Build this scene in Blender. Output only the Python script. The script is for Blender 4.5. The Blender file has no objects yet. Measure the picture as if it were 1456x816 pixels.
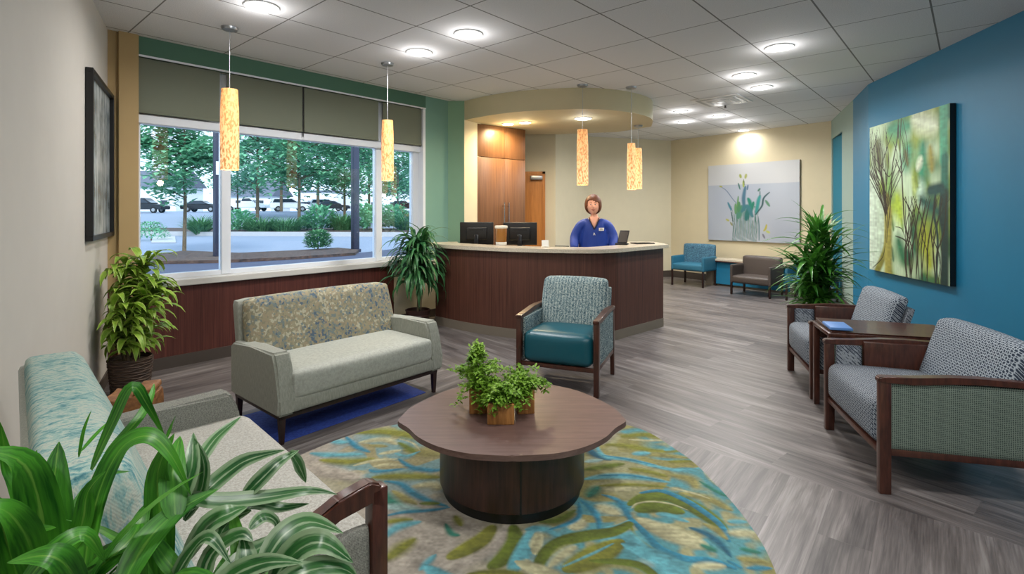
import bpy, bmesh, math, random
import numpy as np
from mathutils import Vector, Matrix
random.seed(7); np.random.seed(7)
C = bpy.context.scene.collection
S = bpy.context.scene
PI = math.pi
def rgb(r, g, b):
    f = lambda v: (v/255/12.92) if v/255 <= .04045 else ((v/255+.055)/1.055)**2.4
    return (f(r), f(g), f(b), 1)

# ---------------------------------------------------------------- camera
cam_d = bpy.data.cameras.new('camera'); cam = bpy.data.objects.new('camera', cam_d); C.objects.link(cam)
cam.location = (0, 0, 1.35); cam.rotation_euler = (PI/2, 0, 0)
cam_d.sensor_width = 36; cam_d.lens = 740/1456*36; cam_d.shift_y = -108/1456
cam_d.clip_start = .05; cam_d.clip_end = 600
S.camera = cam
# ---------------------------------------------------------------- view, world, sun, lamp levels
S.view_settings.view_transform = 'Standard'; S.view_settings.look = 'None'
S.view_settings.gamma = 1; S.view_settings.use_curve_mapping = False
S.view_settings.exposure = 0.30
wd = bpy.data.worlds.new('sky'); S.world = wd; wd.use_nodes = True
bg = wd.node_tree.nodes['Background']; bg.inputs[0].default_value = (.68, .84, 1, 1); bg.inputs[1].default_value = 1.9
sd = bpy.data.lights.new('sun', 'SUN'); sd.energy = 3.2; sd.angle = .3; sd.color = (1, .96, .9)
sun = bpy.data.objects.new('sun', sd); C.objects.link(sun); sun.rotation_euler = (math.radians(50), 0, math.radians(20))
LAMP_W = 15.5; LAMP_COL = (1, .975, .955)

# ---------------------------------------------------------------- node helpers
def N(nt, t, ins=None, **kw):
    n = nt.nodes.new(t)
    for k, v in kw.items(): setattr(n, k, v)
    for k, v in (ins or {}).items():
        if hasattr(v, 'is_output'): nt.links.new(v, n.inputs[k])
        else: n.inputs[k].default_value = v
    return n
def coords(nt, scale=(1, 1, 1), rot=0, kind='Object'):
    tc = N(nt, 'ShaderNodeTexCoord')
    m = N(nt, 'ShaderNodeMapping', {'Vector': tc.outputs[kind]})
    m.inputs['Scale'].default_value = scale; m.inputs['Rotation'].default_value = (0, 0, rot)
    return m.outputs[0]
def noise(nt, vec, scale=5, detail=3, rough=.5, dist=0):
    return N(nt, 'ShaderNodeTexNoise', {'Vector': vec, 'Scale': scale, 'Detail': detail, 'Roughness': rough, 'Distortion': dist}).outputs['Fac']
def ramp(nt, fac, stops, interp='LINEAR'):
    n = N(nt, 'ShaderNodeValToRGB', {0: fac}); n.color_ramp.interpolation = interp
    e = n.color_ramp.elements
    while len(e) < len(stops): e.new(.5)
    for i, (p, c) in enumerate(stops): e[i].position = p; e[i].color = c if len(c) == 4 else (*c, 1)
    return n.outputs[0]
def mixc(nt, fac, a, b, mode='MIX'):
    n = N(nt, 'ShaderNodeMix', data_type='RGBA', blend_type=mode)
    for k, v in ((0, fac), (6, a), (7, b)):
        if hasattr(v, 'is_output'): nt.links.new(v, n.inputs[k])
        else: n.inputs[k].default_value = v
    return n.outputs[2]
def mth(nt, op, a, b=0.0, c=0.0):
    return N(nt, 'ShaderNodeMath', {0: a, 1: b, 2: c}, operation=op).outputs[0]
def mat(name, base, rough=.55, metal=0, bump=None, emit=None, estr=0, coat=0, spec=.5, sheen=0):
    m = bpy.data.materials.new(name); m.use_nodes = True; nt = m.node_tree
    p = nt.nodes['Principled BSDF']
    p.inputs['Roughness'].default_value = rough; p.inputs['Metallic'].default_value = metal
    p.inputs['Coat Weight'].default_value = coat; p.inputs['Specular IOR Level'].default_value = spec
    p.inputs['Sheen Weight'].default_value = sheen
    if callable(base): nt.links.new(base(nt), p.inputs['Base Color'])
    else:
        # slight procedural variation
        f = noise(nt, coords(nt), 6, 2)
        d = tuple(x*.93 for x in base[:3])+(1,)
        nt.links.new(mixc(nt, f, base, d), p.inputs['Base Color'])
    if bump:
        h = bump[0](nt)
        b = N(nt, 'ShaderNodeBump', {'Height': h, 'Strength': bump[1], 'Distance': bump[2]})
        nt.links.new(b.outputs[0], p.inputs['Normal'])
    if emit is not None:
        if callable(emit): nt.links.new(emit(nt), p.inputs['Emission Color'])
        else: p.inputs['Emission Color'].default_value = emit
        p.inputs['Emission Strength'].default_value = estr
    return m
def wood(c1, c2, sc=(40, 40, 2), **kw):
    def b(nt):
        v = coords(nt, sc); f = noise(nt, v, 1, 4, .6, .4); g = noise(nt, coords(nt, tuple(s*3.5 for s in sc)), 1, 2)
        return ramp(nt, mth(nt, 'ADD', mth(nt, 'MULTIPLY', f, .7), mth(nt, 'MULTIPLY', g, .3)), [(.32, c1), (.66, c2)])
    return b
def weave(s=600):
    def b(nt):
        v = coords(nt); x = N(nt, 'ShaderNodeSeparateXYZ', {0: v}).outputs
        a = mth(nt, 'SINE', mth(nt, 'MULTIPLY', mth(nt, 'ADD', x[0], x[1]), s))
        c = mth(nt, 'SINE', mth(nt, 'MULTIPLY', x[2], s))
        return mth(nt, 'ADD', mth(nt, 'MULTIPLY', a, c), mth(nt, 'MULTIPLY', noise(nt, v, 250, 2), 1.5))
    return b
def heather(c1, c2, sc=(160, 160, 30)):
    def b(nt):
        f = noise(nt, coords(nt, sc), 1, 3, .7); return ramp(nt, f, [(.35, c1), (.65, c2)])
    return b
# ---------------------------------------------------------------- materials
M = {}
def wallmat(name, c, r=.75): M[name] = mat(name, c, r, bump=(lambda nt: noise(nt, coords(nt), 180, 2), .05, .002))
wallmat('cream', rgb(208, 200, 174)); wallmat('cream_far', rgb(208, 196, 164)); wallmat('greige', rgb(196, 192, 184)); wallmat('tan', rgb(176, 150, 104))
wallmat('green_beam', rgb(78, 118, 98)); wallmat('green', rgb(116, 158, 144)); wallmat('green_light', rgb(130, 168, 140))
wallmat('teal', rgb(22, 112, 148), .5); wallmat('sage', rgb(142, 162, 152)); wallmat('soffit', rgb(204, 194, 160)); wallmat('teal_door', rgb(8, 112, 136))
M['white'] = mat('white_frame', rgb(226, 232, 240), .4)
M['white_sill'] = mat('white_sill', rgb(205, 205, 200), .35)
M['dark_post'] = mat('dark_post', rgb(40, 42, 62), .5)
M['panel'] = mat('panel_wood', wood(rgb(58, 26, 22), rgb(100, 55, 46), (70, 70, 1.2)), .42)
M['panel_desk'] = mat('panel_desk', wood(rgb(60, 34, 27), rgb(98, 62, 50), (60, 60, 1.0)), .4)
M['cab'] = mat('cabinet_wood', wood(rgb(84, 54, 32), rgb(120, 82, 50), (45, 45, 1.2)), .4)
M['walnut'] = mat('walnut', wood(rgb(44, 22, 16), rgb(84, 46, 34), (40, 40, 6)), .33, coat=.2)
M['espresso'] = mat('espresso', wood(rgb(24, 14, 12), rgb(50, 28, 24), (60, 60, 3)), .35)
M['tabletop'] = mat('tabletop', wood(rgb(88, 66, 60), rgb(112, 88, 82), (3, 40, 40)), .36)
M['tabledrum'] = mat('tabledrum', wood(rgb(34, 19, 16), rgb(68, 40, 33), (45, 45, 3)), .35)
M['black'] = mat('black', rgb(14, 14, 16), .4)
M['black_gloss'] = mat('black_gloss', rgb(18, 19, 24), .2)
M['kick'] = mat('kick', rgb(118, 110, 98), .5)
M['base_dark'] = mat('base_dark', rgb(72, 64, 58), .5)
M['counter'] = mat('counter', lambda nt: ramp(nt, noise(nt, coords(nt), 120, 4), [(.35, rgb(176, 166, 146)), (.65, rgb(205, 196, 178))]), .25)
M['orange_door'] = mat('orange_door', wood(rgb(172, 106, 44), rgb(205, 136, 66), (20, 20, 1.5)), .4)
M['chrome'] = mat('chrome', rgb(200, 200, 205), .2, 1)
M['alu'] = mat('alu', rgb(170, 172, 175), .35, .8)
M['blind'] = mat('blind', rgb(116, 122, 106), .8, bump=(weave(1500), .1, .001))
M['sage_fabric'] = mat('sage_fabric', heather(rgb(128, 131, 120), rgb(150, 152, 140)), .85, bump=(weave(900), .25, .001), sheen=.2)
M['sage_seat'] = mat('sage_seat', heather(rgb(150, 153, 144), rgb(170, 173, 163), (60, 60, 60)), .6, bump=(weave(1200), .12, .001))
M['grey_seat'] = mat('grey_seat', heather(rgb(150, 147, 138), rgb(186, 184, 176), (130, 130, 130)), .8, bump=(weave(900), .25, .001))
M['grey_fabric'] = mat('grey_fabric', heather(rgb(96, 97, 90), rgb(142, 142, 132), (220, 220, 220)), .85, bump=(weave(900), .25, .001))
def pat_love(nt):
    v = coords(nt, (70, 70, 60)); vo = N(nt, 'ShaderNodeTexVoronoi', {'Vector': v, 'Scale': 1.0}, distance='CHEBYCHEV')
    r = N(nt, 'ShaderNodeSeparateXYZ', {0: vo.outputs['Color']}).outputs[0]
    patch = noise(nt, coords(nt, (7, 7, 5)), 1, 3)
    t = mth(nt, 'ADD', mth(nt, 'MULTIPLY', r, .55), mth(nt, 'MULTIPLY', patch, .75))
    c = ramp(nt, t, [(0, rgb(190, 186, 162)), (.40, rgb(158, 150, 122)), (.52, rgb(138, 136, 114)), (.66, rgb(160, 146, 120)), (.76, rgb(112, 130, 132)), (.86, rgb(60, 92, 120))], 'CONSTANT')
    return mixc(nt, mth(nt, 'MULTIPLY', noise(nt, coords(nt, (300, 300, 120)), 1, 2), .5), c, rgb(120, 112, 88))
M['pat_love'] = mat('pat_love', pat_love, .85, bump=(weave(900), .3, .001))
def pat_left(nt):
    v = coords(nt, (95, 40, 9), 0); f = noise(nt, v, 1, 4, .7, .5)
    g = noise(nt, coords(nt, (5, 5, 9)), 1, 2)
    t = mth(nt, 'ADD', mth(nt, 'MULTIPLY', f, .75), mth(nt, 'MULTIPLY', g, .35))
    return ramp(nt, t, [(.36, rgb(36, 92, 106)), (.46, rgb(84, 134, 136)), (.54, rgb(136, 164, 156)), (.62, rgb(172, 178, 164)), (.72, rgb(84, 130, 136))])
M['pat_left'] = mat('pat_left', pat_left, .85, bump=(weave(900), .25, .001))
def pat_teal(nt):
    x = N(nt, 'ShaderNodeSeparateXYZ', {0: coords(nt)}).outputs
    w = mth(nt, 'SINE', mth(nt, 'ADD', mth(nt, 'MULTIPLY', x[0], 240), mth(nt, 'MULTIPLY', noise(nt, coords(nt, (90, 90, 110)), 1, 2), 5)))
    f = noise(nt, coords(nt, (190, 120, 130)), 1, 2, .6)
    t = mth(nt, 'ADD', mth(nt, 'MULTIPLY', w, .045), f)
    return ramp(nt, t, [(.38, rgb(38, 62, 76)), (.47, rgb(92, 122, 130)), (.56, rgb(158, 172, 168)), (.66, rgb(190, 196, 186))])
M['pat_teal'] = mat('pat_teal', pat_teal, .85, bump=(weave(800), .3, .001))
def pat_loop(sc, dark, light):
    def b(nt):
        v = coords(nt); x = N(nt, 'ShaderNodeSeparateXYZ', {0: v}).outputs
        w1 = mth(nt, 'MULTIPLY', noise(nt, v, 38, 2), 3.2); w2 = mth(nt, 'MULTIPLY', noise(nt, coords(nt, (31, 31, 31), .5), 1, 2), 3.2)
        p = mth(nt, 'SINE', mth(nt, 'ADD', mth(nt, 'MULTIPLY', x[0], sc[0]*4.2), w1)); q = mth(nt, 'SINE', mth(nt, 'ADD', mth(nt, 'MULTIPLY', mth(nt, 'ADD', x[1], x[2]), sc[2]*4.2), w2))
        f = noise(nt, v, 420, 2)
        t = mth(nt, 'ADD', mth(nt, 'MULTIPLY', mth(nt, 'MULTIPLY', p, q), .5), mth(nt, 'ADD', mth(nt, 'MULTIPLY', f, .5), .25))
        return ramp(nt, t, [(.33, dark), (.50, light), (.72, light), (.88, dark)])
    return b
M['pat_right'] = mat('pat_right', pat_loop((56, 56, 46), rgb(34, 48, 66), rgb(160, 170, 178)), .85, bump=(weave(900), .25, .001))
M['pat_right_seat'] = mat('pat_right_seat', pat_loop((66, 66, 62), rgb(40, 50, 66), rgb(146, 153, 160)), .85, bump=(weave(900), .25, .001))
def pat_mesh(nt):
    x = N(nt, 'ShaderNodeSeparateXYZ', {0: coords(nt)}).outputs
    n1 = mth(nt, 'MULTIPLY', noise(nt, coords(nt, (60, 60, 60)), 1, 2), 4)
    a = mth(nt, 'SINE', mth(nt, 'ADD', mth(nt, 'MULTIPLY', mth(nt, 'ADD', x[0], x[1]), 760), n1))
    c = mth(nt, 'SINE', mth(nt, 'ADD', mth(nt, 'MULTIPLY', x[2], 760), n1))
    t = mth(nt, 'MULTIPLY', mth(nt, 'ADD', mth(nt, 'MAXIMUM', a, c), 1), .5)
    return ramp(nt, t, [(.45, rgb(38, 52, 50)), (.85, rgb(116, 130, 118))])
M['pat_mesh'] = mat('pat_mesh', pat_mesh, .85)
M['teal_vinyl'] = mat('teal_vinyl', rgb(16, 84, 98), .36, spec=.5)
M['blue_chair'] = mat('blue_chair', rgb(40, 104, 130), .6)
M['blue_pat'] = mat('blue_pat', heather(rgb(30, 60, 90), rgb(80, 130, 150), (60, 60, 60)), .7)
M['dark_vinyl'] = mat('dark_vinyl', rgb(74, 66, 62), .45)
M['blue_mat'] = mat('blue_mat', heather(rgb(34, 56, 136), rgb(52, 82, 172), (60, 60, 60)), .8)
M['basket'] = mat('basket', heather(rgb(34, 24, 20), rgb(92, 72, 58), (12, 12, 160)), .7, bump=(lambda nt: noise(nt, coords(nt, (14, 14, 120)), 1, 3), .8, .01))
M['brown_pot'] = mat('brown_pot', rgb(64, 40, 34), .35)
M['soil'] = mat('soil', heather(rgb(30, 20, 14), rgb(70, 50, 36), (60, 60, 60)), .95)
M['bark'] = mat('bark', wood(rgb(70, 58, 44), rgb(120, 104, 80), (30, 30, 12)), .9)
M['rustic'] = mat('rustic', wood(rgb(110, 66, 28), rgb(176, 122, 62), (40, 40, 5)), .6, bump=(lambda nt: noise(nt, coords(nt, (40, 40, 6)), 1, 3), .6, .006))
M['orange_log'] = mat('orange_log', wood(rgb(96, 58, 28), rgb(150, 100, 52), (22, 22, 40)), .6, bump=(lambda nt: noise(nt, coords(nt, (20, 20, 30)), 1, 4), .8, .01))
def leafmat(name, a, b, stripe=None, rough=.4, trans=True):
    def f(nt):
        uv = N(nt, 'ShaderNodeUVMap').outputs[0]
        xy = N(nt, 'ShaderNodeSeparateXYZ', {0: uv}).outputs
        mp = N(nt, 'ShaderNodeMapping', {'Vector': uv}); mp.inputs['Scale'].default_value = (9, 1.2, 1)
        n1 = noise(nt, mp.outputs[0], 1, 2)
        big = noise(nt, coords(nt), 11, 1)
        base = ramp(nt, mth(nt, 'ADD', mth(nt, 'MULTIPLY', n1, .5), mth(nt, 'MULTIPLY', big, .5)), [(.36, a), (.62, b)])
        if stripe:
            # xy[0] is 0..1 across a leaf (integer part varies per leaf)
            u = mth(nt, 'ABSOLUTE', mth(nt, 'SUBTRACT', mth(nt, 'FRACT', xy[0]), .5))
            s = ramp(nt, mth(nt, 'ADD', u, mth(nt, 'MULTIPLY', mth(nt, 'SUBTRACT', n1, .5), .25)), stripe[1], 'LINEAR')
            return mixc(nt, s, base, stripe[0])
        return base
    m = mat(name, f, rough, spec=.4)
    if trans:
        nt = m.node_tree; p = nt.nodes['Principled BSDF']
        out = nt.nodes['Material Output']
        tr = N(nt, 'ShaderNodeBsdfTranslucent'); nt.links.new(p.inputs['Base Color'].links[0].from_socket, tr.inputs[0])
        mx = N(nt, 'ShaderNodeMixShader', {0: .22}); nt.links.new(p.outputs[0], mx.inputs[1]); nt.links.new(tr.outputs[0], mx.inputs[2])
        nt.links.new(mx.outputs[0], out.inputs[0])
    M[name] = m
W3 = lambda a: (a, a, a, 1)
leafmat('leaf_corner', rgb(98, 142, 30), rgb(150, 184, 70), (rgb(196, 206, 120), [(.0, W3(0)), (.30, W3(0)), (.46, W3(.55))]))
leafmat('leaf_desk', rgb(24, 84, 50), rgb(74, 132, 78), (rgb(130, 164, 110), [(.0, W3(.6)), (.14, W3(0)), (.46, W3(0))]), .35)
leafmat('leaf_right', rgb(24, 88, 28), rgb(84, 146, 50), None, .35)
leafmat('leaf_front', rgb(20, 76, 16), rgb(70, 140, 36), (rgb(130, 180, 74), [(.0, W3(.45)), (.05, W3(0)), (.5, W3(0))]), .38)
leafmat('leaf_stripe', rgb(20, 66, 32), rgb(56, 106, 52), (rgb(176, 196, 160), [(.0, W3(.55)), (.06, W3(.0)), (.24, W3(.0)), (.34, W3(.4)), (.5, W3(.45))]), .32)
leafmat('leaf_fern', rgb(92, 140, 34), rgb(150, 190, 70), None, .5)
leafmat('leaf_tree', rgb(72, 146, 108), rgb(140, 200, 160), None, .8)
leafmat('leaf_tree2', rgb(76, 142, 116), rgb(140, 194, 164), None, .8)
leafmat('leaf_shrub', rgb(52, 110, 72), rgb(110, 160, 110), None, .8)
M['asphalt'] = mat('asphalt', rgb(128, 140, 160), .9); M['concrete'] = mat('concrete', rgb(170, 172, 176), .9)
M['mulch'] = mat('mulch', heather(rgb(46, 36, 34), rgb(88, 68, 60), (8, 8, 8)), .95)
M['dark_walk'] = mat('dark_walk', rgb(62, 68, 92), .8)
M['car_white'] = mat('car_white', rgb(225, 230, 235), .3); M['car_black'] = mat('car_black', rgb(25, 28, 34), .3)
M['car_glass'] = mat('car_glass', rgb(40, 50, 62), .15); M['tyre'] = mat('tyre', rgb(22, 22, 24), .8)
M['bwhite'] = mat('building_white', rgb(222, 226, 230), .8); M['bgrey'] = mat('building_grey', rgb(92, 98, 112), .8)
M['skin'] = mat('skin', rgb(232, 176, 152), .5); M['hair'] = mat('hair', wood(rgb(64, 34, 20), rgb(120, 70, 42), (160, 160, 20)), .5)
M['scrub'] = mat('scrub', rgb(18, 58, 150), .6, bump=(lambda nt: noise(nt, coords(nt, (10, 10, 5)), 1, 3), .7, .02))
M['navy'] = mat('navy', rgb(18, 24, 52), .7); M['lip'] = mat('lip', rgb(172, 84, 78), .4); M['eye_white'] = mat('eye_white', rgb(235, 232, 228), .3)
M['badge'] = mat('badge', rgb(232, 230, 222), .4); M['amber'] = mat('amber', rgb(150, 100, 44), .2); M['paper'] = mat('paper', rgb(226, 220, 205), .6)
M['blue_paper'] = mat('blue_paper', rgb(92, 140, 205), .5)
M['tile_white'] = mat('downlight_trim', rgb(225, 225, 225), .5)
M['lens'] = mat('lens', rgb(250, 250, 250), .5, emit=(1, .97, .92, 1), estr=7)
def shade_col(nt):
    v = coords(nt, (80, 80, 30)); f = noise(nt, v, 1, 2, .5)
    x = N(nt, 'ShaderNodeSeparateXYZ', {0: coords(nt)}).outputs
    g = mth(nt, 'MULTIPLY_ADD', x[2], 1.3, 0.02)
    hot = mixc(nt, g, (1.0, .62, .34, 1), (.74, .30, .09, 1))
    return mixc(nt, ramp(nt, f, [(.42, W3(1)), (.50, W3(0))]), hot, (.30, .11, .03, 1))
M['shade'] = mat('shade', rgb(200, 150, 90), .6, emit=shade_col, estr=.95)
def glassmat():
    m = bpy.data.materials.new('window_glass'); m.use_nodes = True; nt = m.node_tree; nt.nodes.clear()
    o = N(nt, 'ShaderNodeOutputMaterial'); t = N(nt, 'ShaderNodeBsdfTransparent', {0: (.93, .97, 1, 1)}); g = N(nt, 'ShaderNodeBsdfGlossy', {0: (1, 1, 1, 1), 1: .02})
    f = N(nt, 'ShaderNodeFresnel', {0: 1.45}); mx = N(nt, 'ShaderNodeMixShader', {0: f.outputs[0], 1: t.outputs[0], 2: g.outputs[0]})
    nt.links.new(mx.outputs[0], o.inputs[0]); return m
M['glass'] = glassmat()
A = (.663, .749); B = (.749, -.663)
def ceilbase(nt):
    x = N(nt, 'ShaderNodeSeparateXYZ', {0: coords(nt)}).outputs
    a = mth(nt, 'ADD', mth(nt, 'MULTIPLY', x[0], A[0]), mth(nt, 'MULTIPLY', x[1], A[1]))
    b = mth(nt, 'ADD', mth(nt, 'MULTIPLY', x[0], B[0]), mth(nt, 'MULTIPLY', x[1], B[1]))
    def line(c, off, per, w):
        f = mth(nt, 'FRACT', mth(nt, 'DIVIDE', mth(nt, 'ADD', c, -off + 100*per), per))
        d = mth(nt, 'MULTIPLY', mth(nt, 'SUBTRACT', .5, mth(nt, 'ABSOLUTE', mth(nt, 'SUBTRACT', f, .5))), per)
        return mth(nt, 'LESS_THAN', d, w)
    l = mth(nt, 'MAXIMUM', line(a, 3.29, .73, .005), line(b, -2.66, .61, .006))
    sp = ramp(nt, noise(nt, coords(nt), 160, 3, .7), [(.38, rgb(206, 206, 209)), (.55, rgb(226, 226, 228))])
    return mixc(nt, l, sp, rgb(122, 121, 120))
M['ceiling'] = mat('ceiling_tile', ceilbase, .9)
def floorbase(nt):
    def planks(d, per):
        x = N(nt, 'ShaderNodeSeparateXYZ', {0: coords(nt)}).outputs
        u = mth(nt, 'ADD', mth(nt, 'MULTIPLY', x[0], d[0]), mth(nt, 'MULTIPLY', x[1], d[1]))
        v = mth(nt, 'ADD', mth(nt, 'MULTIPLY', x[0], -d[1]), mth(nt, 'MULTIPLY', x[1], d[0]))
        vec = N(nt, 'ShaderNodeCombineXYZ', {0: u, 1: v}).outputs[0]
        br = N(nt, 'ShaderNodeTexBrick', {'Vector': vec, 'Color1': W3(.0), 'Color2': W3(1), 'Mortar': W3(.25), 'Scale': 1, 'Mortar Size': .0012, 'Mortar Smooth': .3, 'Brick Width': 1.25, 'Row Height': per})
        br.offset = .37; br.offset_frequency = 2
        tone = N(nt, 'ShaderNodeSeparateXYZ', {0: br.outputs[0]}).outputs[0]
        g1 = noise(nt, N(nt, 'ShaderNodeCombineXYZ', {0: mth(nt, 'MULTIPLY', u, 1.6), 1: mth(nt, 'MULTIPLY', v, 26), 2: mth(nt, 'MULTIPLY', tone, 9)}).outputs[0], 1, 5, .62, .5)
        g3 = noise(nt, N(nt, 'ShaderNodeCombineXYZ', {0: mth(nt, 'MULTIPLY', u, .9), 1: mth(nt, 'MULTIPLY', v, 7), 2: mth(nt, 'MULTIPLY', tone, 5)}).outputs[0], 1, 3, .6, .8)
        g2 = noise(nt, N(nt, 'ShaderNodeCombineXYZ', {0: mth(nt, 'MULTIPLY', u, 5), 1: mth(nt, 'MULTIPLY', v, 150), 2: tone}).outputs[0], 1, 3, .6)
        t = mth(nt, 'ADD', mth(nt, 'ADD', mth(nt, 'MULTIPLY', tone, .09), mth(nt, 'MULTIPLY', g1, .42)), mth(nt, 'ADD', mth(nt, 'MULTIPLY', g2, .22), mth(nt, 'MULTIPLY', g3, .42)))
        return ramp(nt, t, [(.40, rgb(58, 54, 54)), (.50, rgb(82, 77, 76)), (.60, rgb(106, 100, 98)), (.74, rgb(142, 137, 134))])
    x = N(nt, 'ShaderNodeSeparateXYZ', {0: coords(nt)}).outputs
    a = mth(nt, 'ADD', mth(nt, 'MULTIPLY', x[0], A[0]), mth(nt, 'MULTIPLY', x[1], A[1]))
    zone = mth(nt, 'LESS_THAN', a, 2.93)
    return mixc(nt, zone, planks((.64, -.768), .19), planks((.63, .777), .19))
M['floor'] = mat('floor_vinyl', floorbase, .38, spec=.4)
def attr_mat(name, rough, bumpsc=None):
    def f(nt): return N(nt, 'ShaderNodeAttribute', attribute_name='Col').outputs['Color']
    def g(nt):
        return mixc(nt, mth(nt, 'MULTIPLY', noise(nt, coords(nt), 260, 2, .8), .28), f(nt), rgb(96, 94, 74)) if bumpsc else f(nt)
    return mat(name, g, rough, bump=((lambda nt: noise(nt, coords(nt), 320, 3, .8)), .6, .004) if bumpsc else None)
M['rug'] = attr_mat('rug_pile', .95, True); M['paint'] = attr_mat('paint', .5)
def frame_pic(nt):
    f = noise(nt, coords(nt, (22, 22, 3)), 1, 5, .7, .3); g = noise(nt, coords(nt, (3, 3, 5)), 1, 3)
    return ramp(nt, mth(nt, 'ADD', mth(nt, 'MULTIPLY', f, .6), mth(nt, 'MULTIPLY', g, .4)), [(.36, rgb(78, 88, 90)), (.48, rgb(138, 152, 158)), (.62, rgb(196, 206, 210))])
M['frame_pic'] = mat('frame_pic', frame_pic, .25)

# ---------------------------------------------------------------- object helpers
def tag(o, label=None, cat=None, group=None, kind=None):
    if label: o['label'] = label
    if cat: o['category'] = cat
    if group: o['group'] = group
    if kind: o['kind'] = kind
    return o
def thing(name, label, cat, loc=(0, 0, 0), rz=0, group=None):
    o = bpy.data.objects.new(name, None); C.objects.link(o); o.location = loc; o.rotation_euler = (0, 0, rz); o.empty_display_size = .1
    return tag(o, label, cat, group)
def obj(name, bm, m, parent=None, smooth=True):
    me = bpy.data.meshes.new(name)
    bmesh.ops.recalc_face_normals(bm, faces=bm.faces[:])
    bm.to_mesh(me); bm.free()
    me.materials.append(M[m] if isinstance(m, str) else m)
    if smooth:
        me.polygons.foreach_set('use_smooth', [True]*len(me.polygons)); me.set_sharp_from_angle(angle=math.radians(38))
    o = bpy.data.objects.new(name, me); C.objects.link(o)
    if parent: o.parent = parent
    return o
def struct(name, bm, m, label=None, parent=None, smooth=False):
    o = obj(name, bm, m, parent, smooth)
    if not parent: o['kind'] = 'structure'; 
    if label: o['label'] = label
    return o
def dup(o, loc=None, rz=None, label=None, group=None, scale=None, parent=None):
    c = o.copy(); C.objects.link(c)
    if parent: c.parent = parent
    if loc is not None: c.location = loc
    if rz is not None: c.rotation_euler = (0, 0, rz)
    if scale: c.scale = scale if hasattr(scale, '__len__') else (scale,)*3
    if label: c['label'] = label
    if group: c['group'] = group
    for ch in list(o.children): dup(ch, parent=c)
    return c
BM = bmesh.new
def box(bm, x0, x1, y0, y1, z0, z1, bev=0, seg=2, f=None):
    r = bmesh.ops.create_cube(bm, size=1)
    vs = r['verts']
    for v in vs: v.co = Vector((x0+(v.co.x+.5)*(x1-x0), y0+(v.co.y+.5)*(y1-y0), z0+(v.co.z+.5)*(z1-z0)))
    if bev:
        es = list({e for v in vs for e in v.link_edges})
        rr = bmesh.ops.bevel(bm, geom=es, offset=bev, segments=seg, profile=.5, affect='EDGES')
        vs = list({v for fc in rr['faces'] for v in fc.verts} | {v for v in vs if v.is_valid})
    if f:
        for v in vs: v.co = Vector(f(v.co))
    return vs
def cushion(bm, x0, x1, y0, y1, z0, z1, bev=.03, crown=.015, f=None, n=8):
    """rounded upholstered block with a crowned surface"""
    t = BM(); bmesh.ops.create_cube(t, size=1)
    bmesh.ops.subdivide_edges(t, edges=t.edges[:], cuts=n, use_grid_fill=True)
    sx, sy, sz = (x1-x0)/2, (y1-y0)/2, (z1-z0)/2; cx, cy, cz = (x0+x1)/2, (y0+y1)/2, (z0+z1)/2
    for v in t.verts:
        p = [v.co.x*2, v.co.y*2, v.co.z*2]
        # redistribute to put loops near the edges
        q = [math.copysign(abs(a)**.6, a) if abs(a) < .999 else a for a in p]
        w = [q[0]*sx, q[1]*sy, q[2]*sz]; S3 = (sx, sy, sz)
        b = min(bev, sx*.95, sy*.95, sz*.95)
        inner = [max(-(S3[i]-b), min(S3[i]-b, w[i])) for i in range(3)]
        d = Vector([w[i]-inner[i] for i in range(3)])
        if d.length > 1e-6:
            k = max(abs(d.x), abs(d.y), abs(d.z)); d = d.normalized()*min(b, k if d.length < b else b) if False else d.normalized()*b*(k/b)
        r = Vector(inner)+d
        cr = [(1-q[(i+1) % 3]**2)*(1-q[(i+2) % 3]**2)*crown*p[i] for i in range(3)]
        r += Vector(cr)
        r += Vector((cx, cy, cz)); v.co = Vector(f(r)) if f else r
    me = bpy.data.meshes.new('tmp'); t.to_mesh(me); t.free(); bm.from_mesh(me); bpy.data.meshes.remove(me)
def prism(bm, pts, z0, z1, bev=0):
    lo = [bm.verts.new((x, y, z0)) for x, y in pts]; hi = [bm.verts.new((x, y, z1)) for x, y in pts]
    n = len(pts)
    f1 = bm.faces.new(lo[::-1]); f2 = bm.faces.new(hi)
    for i in range(n): bm.faces.new((lo[i], lo[(i+1) % n], hi[(i+1) % n], hi[i]))
    if bev: bmesh.ops.bevel(bm, geom=list(f1.edges)+list(f2.edges), offset=bev, segments=2, affect='EDGES')
def xprism(bm, pts, x0, x1, bev=0, axis=0):
    """profile pts=(y,z) extruded in x"""
    lo = [bm.verts.new((x0, y, z)) for y, z in pts]; hi = [bm.verts.new((x1, y, z)) for y, z in pts]
    n = len(pts); fs = [bm.faces.new(lo[::-1]), bm.faces.new(hi)]
    for i in range(n): fs.append(bm.faces.new((lo[i], lo[(i+1) % n], hi[(i+1) % n], hi[i])))
    if bev: bmesh.ops.bevel(bm, geom=list({e for f in fs for e in f.edges}), offset=bev, segments=3, affect='EDGES')
def tube(bm, pts, rad, n=8, cap=True):
    pts = [Vector(p) for p in pts]; rings = []
    rs = rad if hasattr(rad, '__len__') else [rad]*len(pts)
    for i, p in enumerate(pts):
        d = (pts[min(i+1, len(pts)-1)]-pts[max(i-1, 0)]).normalized()
        a = d.cross(Vector((0, 0, 1)) if abs(d.z) < .9 else Vector((1, 0, 0))).normalized(); b = d.cross(a)
        rings.append([bm.verts.new(p+(a*math.cos(2*PI*k/n)+b*math.sin(2*PI*k/n))*rs[i]) for k in range(n)])
    for i in range(len(rings)-1):
        for k in range(n): bm.faces.new((rings[i][k], rings[i][(k+1) % n], rings[i+1][(k+1) % n], rings[i+1][k]))
    if cap: bm.faces.new(rings[0]); bm.faces.new(rings[-1])
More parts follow.
